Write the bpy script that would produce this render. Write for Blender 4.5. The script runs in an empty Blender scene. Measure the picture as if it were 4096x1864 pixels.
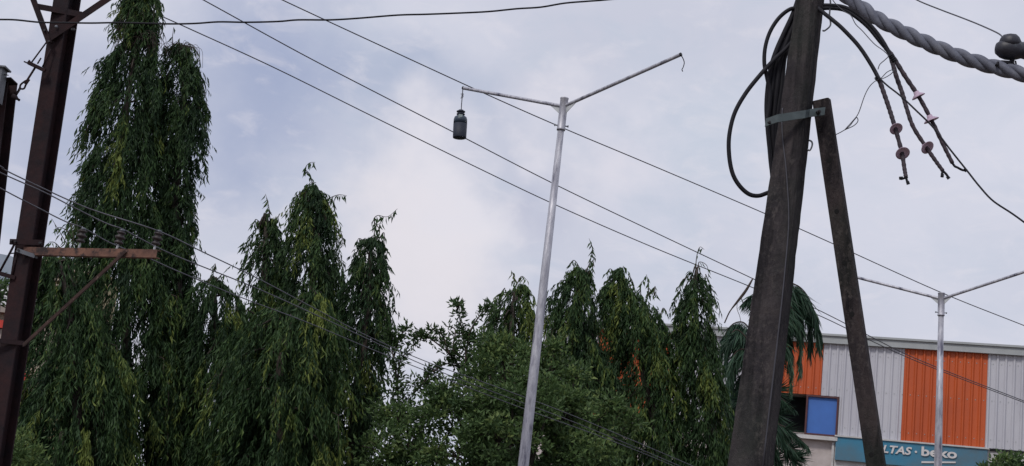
import bpy, bmesh, math, random
import numpy as np
from mathutils import Vector, Matrix, Euler, noise

random.seed(7)
RNG = np.random.default_rng(11)
S = bpy.context.scene
COL = S.collection
R = math.radians

# ------------------------------------------------------------------ camera
F_PX, PITCH, ROLL, CAM = 5400.0, R(12.2), R(6.5), Vector((0, 0, 1.6))
FWD = Vector((0, math.cos(PITCH), math.sin(PITCH)))
_r0, _u0 = Vector((1, 0, 0)), Vector((0, -math.sin(PITCH), math.cos(PITCH)))
RIGHT = _r0 * math.cos(ROLL) + _u0 * math.sin(ROLL)
UP = -_r0 * math.sin(ROLL) + _u0 * math.cos(ROLL)
cd = bpy.data.cameras.new("camera")
cam = bpy.data.objects.new("camera", cd)
COL.objects.link(cam)
cd.sensor_width = 36
cd.lens = 36 * F_PX / 4096
cd.clip_end = 3000
m = Matrix((RIGHT, UP, -FWD)).transposed().to_4x4()
m.translation = CAM
cam.matrix_world = m
S.camera = cam


def ray(x, y):
    return FWD + RIGHT * ((x - 2048) / F_PX) - UP * ((y - 932) / F_PX)


def P(x, y, d):
    """the place in the world, d metres down the street, that the surveyed photo point x, y belongs to"""
    v = ray(x, y)
    return CAM + v * (d / v.y)


# ------------------------------------------------------------------ world, sun, exposure
SUN_EL, SUN_AZ = R(48), R(215)      # azimuth clockwise from +Y: behind and to the left of the camera
w = bpy.data.worlds.new("World")
S.world = w
w.use_nodes = True
nt = w.node_tree
nt.nodes.clear()
N = nt.nodes.new
L = nt.links.new


def node(tree, typ, **kw):
    n = tree.nodes.new(typ)
    for k, v in kw.items():
        setattr(n, k, v)
    return n


out = N('ShaderNodeOutputWorld')
bg = N('ShaderNodeBackground')
bg.inputs['Strength'].default_value = 0.1
sky = node(nt, 'ShaderNodeTexSky', sky_type='NISHITA', sun_disc=False)
sky.sun_elevation = SUN_EL
sky.sun_rotation = SUN_AZ
sky.air_density = 1.3
sky.dust_density = 2.0
tc = N('ShaderNodeTexCoord')


def wmath(op, a, b=None, clamp=False):
    n = node(nt, 'ShaderNodeMath', operation=op, use_clamp=clamp)
    for i, v in enumerate((a, b)):
        if v is None:
            continue
        if isinstance(v, (int, float)):
            n.inputs[i].default_value = v
        else:
            L(v, n.inputs[i])
    return n.outputs[0]


def wnoise(scale, detail, rough, off, dist=0.0, stretch=(1, 1, 1)):
    mp = N('ShaderNodeMapping')
    mp.inputs['Location'].default_value = off
    mp.inputs['Scale'].default_value = stretch
    L(tc.outputs['Generated'], mp.inputs['Vector'])
    n = N('ShaderNodeTexNoise')
    n.inputs['Scale'].default_value = scale
    n.inputs['Detail'].default_value = detail
    n.inputs['Roughness'].default_value = rough
    n.inputs['Distortion'].default_value = dist
    L(mp.outputs[0], n.inputs['Vector'])
    return n


def wramp(v, lo, hi, a=0.0, b=1.0):
    n = node(nt, 'ShaderNodeMapRange', interpolation_type='SMOOTHSTEP')
    L(v, n.inputs['Value'])
    n.inputs['From Min'].default_value = lo
    n.inputs['From Max'].default_value = hi
    n.inputs['To Min'].default_value = a
    n.inputs['To Max'].default_value = b
    return n.outputs[0]


def wmix(fac, a, b):
    n = node(nt, 'ShaderNodeMix', data_type='RGBA')
    if isinstance(fac, (int, float)):
        n.inputs['Factor'].default_value = fac
    else:
        L(fac, n.inputs['Factor'])
    for k, v in (('A', a), ('B', b)):
        s = [i for i in n.inputs if i.name == k and i.type == 'RGBA'][0]
        if isinstance(v, tuple):
            s.default_value = (*v, 1)
        else:
            L(v, s)
    return [o for o in n.outputs if o.type == 'RGBA'][0]


# warped look direction so that cloud patches get ragged edges
wn = wnoise(5.0, 6, 0.55, (3.1, 1.2, 0.4))
sub = node(nt, 'ShaderNodeVectorMath', operation='SUBTRACT')
L(wn.outputs['Color'], sub.inputs[0])
sub.inputs[1].default_value = (0.5, 0.5, 0.5)
scl = node(nt, 'ShaderNodeVectorMath', operation='SCALE')
L(sub.outputs[0], scl.inputs[0])
scl.inputs['Scale'].default_value = 0.27
wadd = node(nt, 'ShaderNodeVectorMath', operation='ADD')
L(tc.outputs['Generated'], wadd.inputs[0])
L(scl.outputs[0], wadd.inputs[1])


def patch(x, y, r0, r1):
    """soft cloud patch round a direction of the sky; 1 inside, 0 outside"""
    d = ray(x, y).normalized()
    n = node(nt, 'ShaderNodeVectorMath', operation='DISTANCE')
    L(wadd.outputs[0], n.inputs[0])
    n.inputs[1].default_value = d
    return wramp(n.outputs['Value'], r0 / F_PX, r1 / F_PX, 1.0, 0.0)


K = 10.0


def kc(r, g, b):
    f = lambda c: K * (((c / 255 + 0.055) / 1.055) ** 2.4)
    return (f(r), f(g), f(b))


n_big = wnoise(4.0, 5, 0.5, (0.3, 0.1, 0.9), 0.3, (1, 1, 1.6))
col = wmix(wramp(n_big.outputs['Fac'], 0.3, 0.7), kc(200, 203, 219), kc(213, 215, 229))
n_mid = wnoise(13.0, 7, 0.6, (5.3, 2.1, 0.9), 0.4, (1, 1, 1.8))
col = wmix(wramp(n_mid.outputs['Fac'], 0.42, 0.68, 0.0, 0.6), col, kc(194, 202, 219))
for (x, y, a, b, s, c) in [
        (1000, 440, 60, 680, 0.97, (164, 174, 203)), (1650, 600, 40, 460, 0.85, (174, 184, 208)),
        (2700, 560, 20, 450, 0.35, (196, 206, 221)), (200, 600, 20, 620, 0.85, (172, 180, 206)),
        (2080, 780, 10, 260, 0.8, (188, 191, 211)), (3500, 1100, 10, 450, 0.5, (202, 205, 220)),
        (1750, 880, 80, 400, 0.9, (231, 228, 236)), (2200, 500, 40, 300, 0.9, (230, 227, 236)),
        (1640, 1150, 80, 400, 0.8, (231, 226, 232)), (2330, 720, 10, 250, 0.7, (226, 223, 233)),
        (3800, 500, 100, 900, 0.4, (220, 221, 234))]:
    pm = patch(x, y, a, b)
    col = wmix(wmath('MULTIPLY', pm, s), col, kc(*c))
n_fine = wnoise(26.0, 5, 0.6, (1.3, 7.1, 2.9), 0.5, (1, 1, 2.0))
col = wmix(wramp(n_fine.outputs['Fac'], 0.48, 0.75, 0.0, 0.35), col, kc(230, 226, 234))
# the overcast is brighter towards the zenith
sep = N('ShaderNodeSeparateXYZ')
L(tc.outputs['Generated'], sep.inputs[0])
zen = wramp(sep.outputs['Z'], 0.45, 0.95, 1.0, 1.35)
vm = node(nt, 'ShaderNodeVectorMath', operation='SCALE')
L(col, vm.inputs[0])
L(zen, vm.inputs['Scale'])
col = wmix(0.96, sky.outputs['Color'], vm.outputs[0])
L(col, bg.inputs['Color'])
L(bg.outputs[0], out.inputs[0])

sd = bpy.data.lights.new("sun", 'SUN')
sd.energy = 1.6
sd.angle = R(11)
sd.color = (1.0, 0.95, 0.88)
sun = bpy.data.objects.new("sun", sd)
COL.objects.link(sun)
sdir = Vector((math.sin(SUN_AZ) * math.cos(SUN_EL), math.cos(SUN_AZ) * math.cos(SUN_EL), math.sin(SUN_EL)))
sun.rotation_euler = sdir.to_track_quat('Z', 'Y').to_euler()
sun.location = (0, 0, 30)

S.view_settings.view_transform = 'Standard'
S.view_settings.look = 'None'
S.view_settings.exposure = 0.0
S.view_settings.gamma = 1.0
S.view_settings.use_curve_mapping = False
S.render.engine = 'CYCLES'
S.cycles.max_bounces = 5
S.cycles.diffuse_bounces = 3
S.cycles.transparent_max_bounces = 6


# ------------------------------------------------------------------ materials
def new_mat(name):
    mt = bpy.data.materials.new(name)
    mt.use_nodes = True
    return mt, mt.node_tree, mt.node_tree.nodes['Principled BSDF']


def mat(name, c1, c2=None, rough=0.7, metal=0.0, scale=6.0, bump=0.0, spec=0.5, stretch=(1, 1, 1), c3=None, s3=1.0, t3=(0.55, 0.7), bscale=None):
    """noise-mottled paint / stone / metal; c3 adds larger stains"""
    mt, t, b = new_mat(name)
    b.inputs['Roughness'].default_value = rough
    b.inputs['Metallic'].default_value = metal
    b.inputs['Specular IOR Level'].default_value = spec
    tcn = node(t, 'ShaderNodeTexCoord')
    mp = node(t, 'ShaderNodeMapping')
    mp.inputs['Scale'].default_value = stretch
    t.links.new(tcn.outputs['Object'], mp.inputs[0])
    c2 = c2 or tuple(x * 0.7 for x in c1)
    n = node(t, 'ShaderNodeTexNoise')
    n.inputs['Scale'].default_value = scale
    n.inputs['Detail'].default_value = 8
    n.inputs['Roughness'].default_value = 0.65
    t.links.new(mp.outputs[0], n.inputs['Vector'])
    cr = node(t, 'ShaderNodeValToRGB')
    cr.color_ramp.elements[0].position = 0.32
    cr.color_ramp.elements[1].position = 0.68
    cr.color_ramp.elements[0].color = (*c2, 1)
    cr.color_ramp.elements[1].color = (*c1, 1)
    t.links.new(n.outputs['Fac'], cr.inputs[0])
    o = cr.outputs[0]
    if c3:
        n3 = node(t, 'ShaderNodeTexNoise')
        n3.inputs['Scale'].default_value = s3
        n3.inputs['Detail'].default_value = 6
        n3.inputs['Roughness'].default_value = 0.6
        t.links.new(mp.outputs[0], n3.inputs['Vector'])
        mr = node(t, 'ShaderNodeMapRange')
        mr.inputs['From Min'].default_value = t3[0]
        mr.inputs['From Max'].default_value = t3[1]
        t.links.new(n3.outputs['Fac'], mr.inputs['Value'])
        mx = node(t, 'ShaderNodeMix', data_type='RGBA')
        t.links.new(mr.outputs[0], mx.inputs['Factor'])
        t.links.new(o, mx.inputs[6])
        mx.inputs[7].default_value = (*c3, 1)
        o = mx.outputs[2]
    t.links.new(o, b.inputs['Base Color'])
    if bump:
        nb = node(t, 'ShaderNodeTexNoise')
        nb.inputs['Scale'].default_value = bscale or scale * 3
        nb.inputs['Detail'].default_value = 6
        t.links.new(mp.outputs[0], nb.inputs['Vector'])
        bp = node(t, 'ShaderNodeBump')
        bp.inputs['Strength'].default_value = bump
        bp.inputs['Distance'].default_value = 0.02
        t.links.new(nb.outputs['Fac'], bp.inputs['Height'])
        t.links.new(bp.outputs[0], b.inputs['Normal'])
    return mt


def leaf_mat(name, dark, mid, light, rough=0.5, trans=0.25):
    mt, t, b = new_mat(name)
    at = node(t, 'ShaderNodeAttribute', attribute_name='tint')
    cr = node(t, 'ShaderNodeValToRGB')
    e = cr.color_ramp.elements
    e[0].position, e[0].color = 0.0, (*dark, 1)
    e[1].position, e[1].color = 1.0, (*light, 1)
    k = e.new(0.6)
    k.color = (*mid, 1)
    t.links.new(at.outputs['Fac'], cr.inputs[0])
    t.links.new(cr.outputs[0], b.inputs['Base Color'])
    b.inputs['Roughness'].default_value = rough
    b.inputs['Specular IOR Level'].default_value = 0.22
    tr = node(t, 'ShaderNodeBsdfTranslucent')
    t.links.new(cr.outputs[0], tr.inputs['Color'])
    mx = node(t, 'ShaderNodeMixShader')
    mx.inputs[0].default_value = trans
    t.links.new(b.outputs[0], mx.inputs[1])
    t.links.new(tr.outputs[0], mx.inputs[2])
    t.links.new(mx.outputs[0], t.nodes['Material Output'].inputs[0])
    return mt


def concrete_mat(name, base, dark, scuff):
    mt, t, b = new_mat(name)
    b.inputs['Roughness'].default_value = 0.95
    b.inputs['Specular IOR Level'].default_value = 0.25
    tcn = node(t, 'ShaderNodeTexCoord')

    def nzn(scale, det, st, lo, hi, rough=0.65):
        mp = node(t, 'ShaderNodeMapping')
        mp.inputs['Scale'].default_value = st
        t.links.new(tcn.outputs['Object'], mp.inputs[0])
        n = node(t, 'ShaderNodeTexNoise')
        n.inputs['Scale'].default_value = scale
        n.inputs['Detail'].default_value = det
        n.inputs['Roughness'].default_value = rough
        t.links.new(mp.outputs[0], n.inputs['Vector'])
        r = node(t, 'ShaderNodeMapRange')
        r.inputs['From Min'].default_value = lo
        r.inputs['From Max'].default_value = hi
        t.links.new(n.outputs['Fac'], r.inputs['Value'])
        return r.outputs[0], n.outputs['Fac']

    def mx(f, a, c):
        m_ = node(t, 'ShaderNodeMix', data_type='RGBA')
        t.links.new(f, m_.inputs['Factor'])
        for i, v in ((6, a), (7, c)):
            if isinstance(v, tuple):
                m_.inputs[i].default_value = (*v, 1)
            else:
                t.links.new(v, m_.inputs[i])
        return m_.outputs[2]
    f1, _ = nzn(9, 8, (1, 1, 0.5), 0.35, 0.65)
    c = mx(f1, dark, base)
    f2, _ = nzn(4, 6, (3.5, 3.5, 0.22), 0.48, 0.62)          # rain streaks
    c = mx(f2, c, tuple(x * 0.55 for x in dark))
    f3, _ = nzn(48, 8, (1, 1, 0.7), 0.50, 0.66)              # scuffs and lichen
    f3b, _ = nzn(2.2, 4, (1, 1, 0.6), 0.42, 0.60)
    m3 = node(t, 'ShaderNodeMath', operation='MULTIPLY')
    t.links.new(f3, m3.inputs[0])
    t.links.new(f3b, m3.inputs[1])
    c = mx(m3.outputs[0], c, scuff)
    f4, _ = nzn(1.3, 4, (1, 1, 0.8), 0.50, 0.68)             # mossy areas
    m4 = node(t, 'ShaderNodeMath', operation='MULTIPLY')
    t.links.new(f4, m4.inputs[0])
    m4.inputs[1].default_value = 0.6
    c = mx(m4.outputs[0], c, (0.020, 0.030, 0.022))
    t.links.new(c, b.inputs['Base Color'])
    _, h = nzn(45, 8, (1, 1, 0.7), 0, 1, 0.75)
    _, h2 = nzn(11, 4, (1, 1, 0.7), 0, 1)
    ad = node(t, 'ShaderNodeMath', operation='ADD')
    t.links.new(h, ad.inputs[0])
    t.links.new(h2, ad.inputs[1])
    bp = node(t, 'ShaderNodeBump')
    bp.inputs['Strength'].default_value = 0.9
    bp.inputs['Distance'].default_value = 0.012
    t.links.new(ad.outputs[0], bp.inputs['Height'])
    t.links.new(bp.outputs[0], b.inputs['Normal'])
    return mt


M = dict(
    leaf=leaf_mat('weeping_leaf', (0.026, 0.055, 0.027), (0.062, 0.118, 0.040), (0.21, 0.26, 0.062), trans=0.36),
    leaf_b=leaf_mat('broad_leaf', (0.040, 0.074, 0.030), (0.090, 0.150, 0.052), (0.20, 0.26, 0.085), trans=0.33),
    leaf_p=leaf_mat('palm_leaf', (0.018, 0.042, 0.028), (0.040, 0.085, 0.050), (0.10, 0.15, 0.08), trans=0.2),
    bark=mat('bark', (0.07, 0.055, 0.045), (0.03, 0.025, 0.022), rough=0.95, bump=0.6, scale=9, stretch=(1, 1, 0.3)),
    twig=mat('twig', (0.05, 0.035, 0.028), rough=0.9),
    rust=mat('rusted_steel', (0.030, 0.012, 0.013), (0.010, 0.007, 0.010), rough=0.85, spec=0.25, metal=0.0, scale=7, bump=0.25, c3=(0.010, 0.009, 0.013), s3=1.5),
    rust_light=mat('orange_rust', (0.19, 0.095, 0.065), (0.075, 0.038, 0.032), rough=0.9, scale=9, bump=0.3, c3=(0.03, 0.020, 0.02), s3=14, t3=(0.5, 0.62)),
    rust_mid=mat('stay_rust', (0.085, 0.048, 0.040), (0.030, 0.018, 0.018), rough=0.9, scale=16, c3=(0.20, 0.15, 0.12), s3=22, t3=(0.6, 0.7)),
    galv=mat('galvanised', (0.56, 0.56, 0.60), (0.22, 0.22, 0.27), rough=0.5, metal=0.35, scale=7, stretch=(3, 3, 0.6), bump=0.25, c3=(0.10, 0.10, 0.14), s3=3.5, t3=(0.52, 0.66)),
    galv_pale=mat('pale_zinc', (0.55, 0.57, 0.58), (0.38, 0.40, 0.42), rough=0.6, metal=0.25, scale=12),
    galv_dark=mat('dull_zinc', (0.16, 0.17, 0.19), (0.08, 0.085, 0.10), rough=0.55, metal=0.5, scale=10),
    concrete=concrete_mat('weathered_concrete', (0.056, 0.048, 0.050), (0.022, 0.020, 0.024), (0.085, 0.075, 0.073)),
    concrete2=concrete_mat('brace_concrete', (0.055, 0.043, 0.043), (0.021, 0.018, 0.022), (0.075, 0.064, 0.062)),
    band=mat('painted_band', (0.080, 0.105, 0.112), (0.045, 0.060, 0.066), rough=0.6, metal=0.3, scale=20),
    bolt=mat('dark_bolt', (0.03, 0.03, 0.035), rough=0.6, metal=0.5),
    hole_shade=mat('painted_hole_shade', (0.006, 0.006, 0.007), rough=1.0),  # near-black colour standing in for the shade inside bolt holes
    cable=mat('black_cable', (0.011, 0.011, 0.017), (0.006, 0.006, 0.010), rough=0.7, scale=30, spec=0.3),
    sheath=mat('cable_tail', (0.045, 0.027, 0.038), (0.018, 0.014, 0.022), rough=0.7, scale=24, bump=0.3, stretch=(1, 1, 1)),
    shed=mat('shed', (0.50, 0.38, 0.48), (0.34, 0.25, 0.34), rough=0.6, scale=30),
    twist=mat('bundled_cable', (0.14, 0.15, 0.19), (0.085, 0.09, 0.12), rough=0.65, scale=22, stretch=(1, 1, 1), bump=0.12, bscale=60, c3=(0.15, 0.155, 0.18), s3=9, t3=(0.6, 0.75), spec=0.3),
    wire=mat('aluminium_wire', (0.12, 0.12, 0.14), (0.06, 0.06, 0.075), rough=0.6, metal=0.3, scale=8),
    thin=mat('thin_wire', (0.06, 0.06, 0.075), rough=0.6, metal=0.2),
    glaze=mat('brown_glaze', (0.032, 0.022, 0.022), (0.018, 0.014, 0.016), rough=0.55, scale=15),
    dark_insul=mat('grey_insulator', (0.026, 0.028, 0.042), (0.009, 0.009, 0.016), rough=0.5, bump=0.1, scale=14, c3=(0.075, 0.09, 0.09), s3=12, t3=(0.58, 0.75)),
    bottle=mat('navy_plastic', (0.012, 0.018, 0.036), (0.008, 0.012, 0.025), rough=0.65, scale=12),
    bottle_top=mat('teal_plastic', (0.030, 0.050, 0.075), (0.018, 0.030, 0.052), rough=0.4, scale=12),
    sticker=mat('sticker', (0.30, 0.36, 0.37), rough=0.7),
    orange=mat('orange_sheet', (0.50, 0.088, 0.016), (0.42, 0.070, 0.014), rough=0.55, scale=0.8, stretch=(1, 1, 0.3), c3=(0.34, 0.060, 0.018), s3=1.1, t3=(0.5, 0.8)),
    white=mat('white_sheet', (0.50, 0.50, 0.54), (0.43, 0.43, 0.48), rough=0.5, scale=0.8, stretch=(1, 1, 0.3), c3=(0.34, 0.34, 0.39), s3=1.3, t3=(0.55, 0.85)),
    trim=mat('grey_trim', (0.36, 0.38, 0.39), (0.29, 0.31, 0.32), rough=0.6, scale=2),
    plaster=mat('stained_plaster', (0.50, 0.45, 0.44), (0.40, 0.35, 0.34), rough=0.9, scale=3, c3=(0.15, 0.085, 0.06), s3=1.4, t3=(0.6, 0.68)),
    plaster2=mat('cream_plaster', (0.46, 0.41, 0.32), (0.36, 0.31, 0.24), rough=0.9, scale=3),
    ledge=mat('ledge', (0.55, 0.54, 0.54), rough=0.8, scale=3),
    teal=mat('teal_board', (0.035, 0.20, 0.33), (0.028, 0.17, 0.28), rough=0.45, scale=1.0, c3=(0.07, 0.14, 0.19), s3=0.55, t3=(0.42, 0.62)),
    letter=mat('letter', (0.62, 0.60, 0.60), (0.5, 0.48, 0.48), rough=0.5),
    blue=mat('blue_pane', (0.045, 0.145, 0.46), (0.040, 0.125, 0.40), rough=0.6, scale=2),
    maroon=mat('maroon_frame', (0.085, 0.028, 0.032), rough=0.7),
    shade_black=mat('painted_shade', (0.008, 0.009, 0.011), rough=1.0),  # near-black colour standing in for shade in openings and gaps
    red=mat('red_band', (0.55, 0.045, 0.03), (0.42, 0.035, 0.025), rough=0.7, scale=3),
    slab=mat('slab', (0.34, 0.29, 0.26), (0.22, 0.19, 0.17), rough=0.9, scale=3),
    pale=mat('pale_wall', (0.66, 0.66, 0.68), (0.58, 0.58, 0.60), rough=0.9, scale=3),
    fibre=mat('fibre_roof', (0.30, 0.35, 0.42), (0.24, 0.29, 0.35), rough=0.6, scale=2),
    louvre=mat('cream_louvre', (0.42, 0.36, 0.20), (0.30, 0.25, 0.14), rough=0.8, scale=3),
    soil=mat('soil', (0.16, 0.12, 0.085), (0.09, 0.07, 0.05), rough=1.0, scale=0.7, bump=0.5),
    asphalt=mat('asphalt', (0.055, 0.055, 0.058), (0.038, 0.038, 0.040), rough=0.95, scale=3, bump=0.4),
    kerb=mat('kerb', (0.30, 0.29, 0.27), rough=0.95, scale=4),
    white_paint=mat('road_paint', (0.7, 0.7, 0.66), rough=0.8),
)

# ------------------------------------------------------------------ mesh helpers
ORIG = {}


def link(o, parent=None):
    COL.objects.link(o)
    if parent is not None:
        o.parent = parent
    return o


def tag(o, label=None, cat=None, group=None, kind=None):
    for k, v in (('label', label), ('category', cat), ('group', group), ('kind', kind)):
        if v:
            o[k] = v
    return o


def thing(name, loc, label, cat, group=None):
    o = bpy.data.objects.new(name, None)
    o.empty_display_size = 0.2
    o.location = loc
    ORIG[o.name] = Vector(loc)
    link(o)
    return tag(o, label, cat, group)


def frame(d, up=Vector((0, 0, 1))):
    d = d.normalized()
    if abs(d.dot(up)) > 0.98:
        up = Vector((0, 1, 0))
    x = d.cross(up).normalized()
    return x, x.cross(d).normalized()


class MB:
    def __init__(s):
        s.v, s.f, s.sm = [], [], []

    def add(s, vs, fs, smooth=False):
        o = len(s.v)
        s.v += [Vector(v) for v in vs]
        s.f += [tuple(i + o for i in f) for f in fs]
        s.sm += [smooth] * len(fs)
        return s

    def box(s, a, b):
        (x0, y0, z0), (x1, y1, z1) = a, b
        return s.add([(x0, y0, z0), (x1, y0, z0), (x1, y1, z0), (x0, y1, z0), (x0, y0, z1), (x1, y0, z1), (x1, y1, z1), (x0, y1, z1)],
                     [(0, 3, 2, 1), (4, 5, 6, 7), (0, 1, 5, 4), (1, 2, 6, 5), (2, 3, 7, 6), (3, 0, 4, 7)])

    def beam(s, p0, p1, w0, h0, w1=None, h1=None, side=None, ch=0.0):
        """bar with a rectangular section: w along side, h across; ch chamfers the long edges"""
        w1 = w1 or w0
        h1 = h1 or h0
        d = (p1 - p0).normalized()
        if side is None:
            side, _ = frame(d)
        sx = (side - d * side.dot(d)).normalized()
        sy = d.cross(sx)
        rings = []
        for p, w_, h_ in ((p0, w0, h0), (p1, w1, h1)):
            a, b, c = w_ / 2, h_ / 2, ch
            if c:
                q = [(-a + c, -b), (a - c, -b), (a, -b + c), (a, b - c), (a - c, b), (-a + c, b), (-a, b - c), (-a, -b + c)]
            else:
                q = [(-a, -b), (a, -b), (a, b), (-a, b)]
            rings.append([p + sx * x + sy * y for x, y in q])
        n = len(rings[0])
        return s.add(rings[0] + rings[1], [tuple(range(n)), tuple(range(2 * n - 1, n - 1, -1))] +
                     [(i, n + i, n + (i + 1) % n, (i + 1) % n) for i in range(n)])

    def prism(s, prof, p0, p1, side, k1=1.0):
        """any closed section (x along side, y across) swept from p0 to p1"""
        d = (p1 - p0).normalized()
        sx = (side - d * side.dot(d)).normalized()
        sy = d.cross(sx)
        n = len(prof)
        r0 = [p0 + sx * x + sy * y for x, y in prof]
        r1 = [p1 + sx * x * k1 + sy * y * k1 for x, y in prof]
        return s.add(r0 + r1, [tuple(range(n)), tuple(range(2 * n - 1, n - 1, -1))] + [(i, n + i, n + (i + 1) % n, (i + 1) % n) for i in range(n)])

    def tube(s, pts, r, n=8, cap=True):
        pts = [Vector(p) for p in pts]
        rs = r if isinstance(r, (list, tuple)) else [r] * len(pts)
        t = (pts[1] - pts[0]).normalized()
        x, y = frame(t)
        vs = []
        for i, p in enumerate(pts):
            t = (pts[min(i + 1, len(pts) - 1)] - pts[max(i - 1, 0)]).normalized()
            x = (x - t * x.dot(t)).normalized()
            y = t.cross(x)
            vs += [p + (x * math.cos(2 * math.pi * k / n) + y * math.sin(2 * math.pi * k / n)) * rs[i] for k in range(n)]
        fs = []
        for i in range(len(pts) - 1):
            for k in range(n):
                a, b = i * n + k, i * n + (k + 1) % n
                fs.append((a, b, b + n, a + n))
        s.add(vs, fs, True)
        if cap:
            o = len(s.v) - len(vs)
            s.f += [tuple(o + k for k in range(n))[::-1], tuple(o + (len(pts) - 1) * n + k for k in range(n))]
            s.sm += [False, False]
        return s

    def lathe(s, p, axis, prof, n=20, smooth=True):
        """prof: (radius, along) pairs from p along axis"""
        axis = axis.normalized()
        x, y = frame(axis)
        vs = []
        for r_, a in prof:
            vs += [p + axis * a + (x * math.cos(2 * math.pi * k / n) + y * math.sin(2 * math.pi * k / n)) * max(r_, 1e-4) for k in range(n)]
        fs = [(i * n + k, i * n + (k + 1) % n, (i + 1) * n + (k + 1) % n, (i + 1) * n + k) for i in range(len(prof) - 1) for k in range(n)]
        s.add(vs, fs, smooth)
        o = len(s.v) - len(vs)
        s.f += [tuple(o + k for k in range(n))[::-1], tuple(o + (len(prof) - 1) * n + k for k in range(n))]
        s.sm += [False, False]
        return s

    def build(s, name, material, parent=None, origin=None, smooth=None):
        og = ORIG.get(parent.name, Vector()) if parent is not None else (origin if origin is not None else Vector())
        me = bpy.data.meshes.new(name)
        me.from_pydata([v - og for v in s.v], [], s.f)
        me.polygons.foreach_set('use_smooth', s.sm if smooth is None else [smooth] * len(s.f))
        bm = bmesh.new()
        bm.from_mesh(me)
        bmesh.ops.recalc_face_normals(bm, faces=bm.faces)
        bm.to_mesh(me)
        bm.free()
        me.materials.append(material)
        o = bpy.data.objects.new(name, me)
        if parent is None:
            o.location = og
        ORIG[o.name] = og
        return link(o, parent)


def spline(pts, n=8):
    """Catmull-Rom through the points"""
    pts = [Vector(p) for p in pts]
    q = [pts[0] * 2 - pts[1]] + pts + [pts[-1] * 2 - pts[-2]]
    o = []
    for i in range(1, len(q) - 2):
        for k in range(n):
            t = k / n
            a, b, c, d = q[i - 1], q[i], q[i + 1], q[i + 2]
            o.append(0.5 * ((2 * b) + (c - a) * t + (2 * a - 5 * b + 4 * c - d) * t * t + (3 * b - a - 3 * c + d) * t ** 3))
    o.append(pts[-1])
    return o


def PX(seq, d0, d1=None, sx=1.0, ox=0.0, sy=None, oy=0.0):
    """a list of surveyed points to world points; distance runs evenly from d0 to d1"""
    d1 = d0 if d1 is None else d1
    sy = sx if sy is None else sy
    n = len(seq) - 1
    res = []
    for i, q in enumerate(seq):
        d = q[2] if len(q) > 2 else d0 + (d1 - d0) * i / max(n, 1)
        res.append(P(q[0] * sx + ox, q[1] * sy + oy, d))
    return res


# ------------------------------------------------------------------ foliage
def leaves_mesh(name, base, dirn, length, width, tint, material, parent, extra=None, fold=0.35, sagf=1.0):
    """one mesh of many two-sided pointed leaves folded along the midrib. base, dirn: (n,3)"""
    n = len(base)
    og = np.array(ORIG[parent.name])
    d = dirn / np.linalg.norm(dirn, axis=1, keepdims=True)
    rnd = RNG.normal(size=(n, 3))
    side = np.cross(d, rnd)
    side /= np.linalg.norm(side, axis=1, keepdims=True) + 1e-9
    nor = np.cross(side, d)
    Lc = length[:, None]
    Wc = width[:, None]
    sag = RNG.uniform(0.02, 0.16, (n, 1)) * Lc * sagf
    v = np.empty((n, 4, 3))
    v[:, 0] = base
    mid = base + d * Lc * 0.42 + nor * sag
    v[:, 1] = mid + side * Wc * 0.5 + nor * Wc * fold
    v[:, 3] = mid - side * Wc * 0.5 + nor * Wc * fold
    v[:, 2] = base + d * Lc - nor * sag * 0.3
    v -= og
    me = bpy.data.meshes.new(name)
    vv = v.reshape(-1, 3)
    idx = np.arange(n)[:, None] * 4
    tri = np.concatenate([idx + np.array([[0, 1, 2]]), idx + np.array([[0, 2, 3]])], axis=1).reshape(-1)
    ev = extra.v if extra else []
    ef = extra.f if extra else []
    ne = len(ev)
    me.vertices.add(n * 4 + ne)
    co = vv.reshape(-1)
    if ne:
        co = np.concatenate([co, (np.array([list(q) for q in ev]) - og).reshape(-1)])
    me.vertices.foreach_set('co', co.astype(np.float32))
    el = np.array([i + n * 4 for f in ef for i in f], dtype=np.int64)
    ls = np.concatenate([np.arange(0, n * 6, 3), n * 6 + np.cumsum([0] + [len(f) for f in ef])[:-1]]) if ne else np.arange(0, n * 6, 3)
    me.loops.add(n * 6 + len(el))
    me.loops.foreach_set('vertex_index', np.concatenate([tri, el]).astype(np.int32))
    me.polygons.add(n * 2 + len(ef))
    me.polygons.foreach_set('loop_start', ls.astype(np.int32))
    me.materials.append(material)
    if ne:
        me.materials.append(M['twig'])
        me.polygons.foreach_set('material_index', np.array([0] * (2 * n) + [1] * len(ef), dtype=np.int32))
    me.update(calc_edges=True)
    at = me.attributes.new('tint', 'FLOAT', 'POINT')
    at.data.foreach_set('value', np.concatenate([np.repeat(tint, 4), np.zeros(ne)]).astype(np.float32))
    me.validate()
    o = bpy.data.objects.new(name, me)
    ORIG[o.name] = ORIG[parent.name]
    return link(o, parent)


def nz(p, s):
    return noise.noise(Vector(p) * s)


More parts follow.
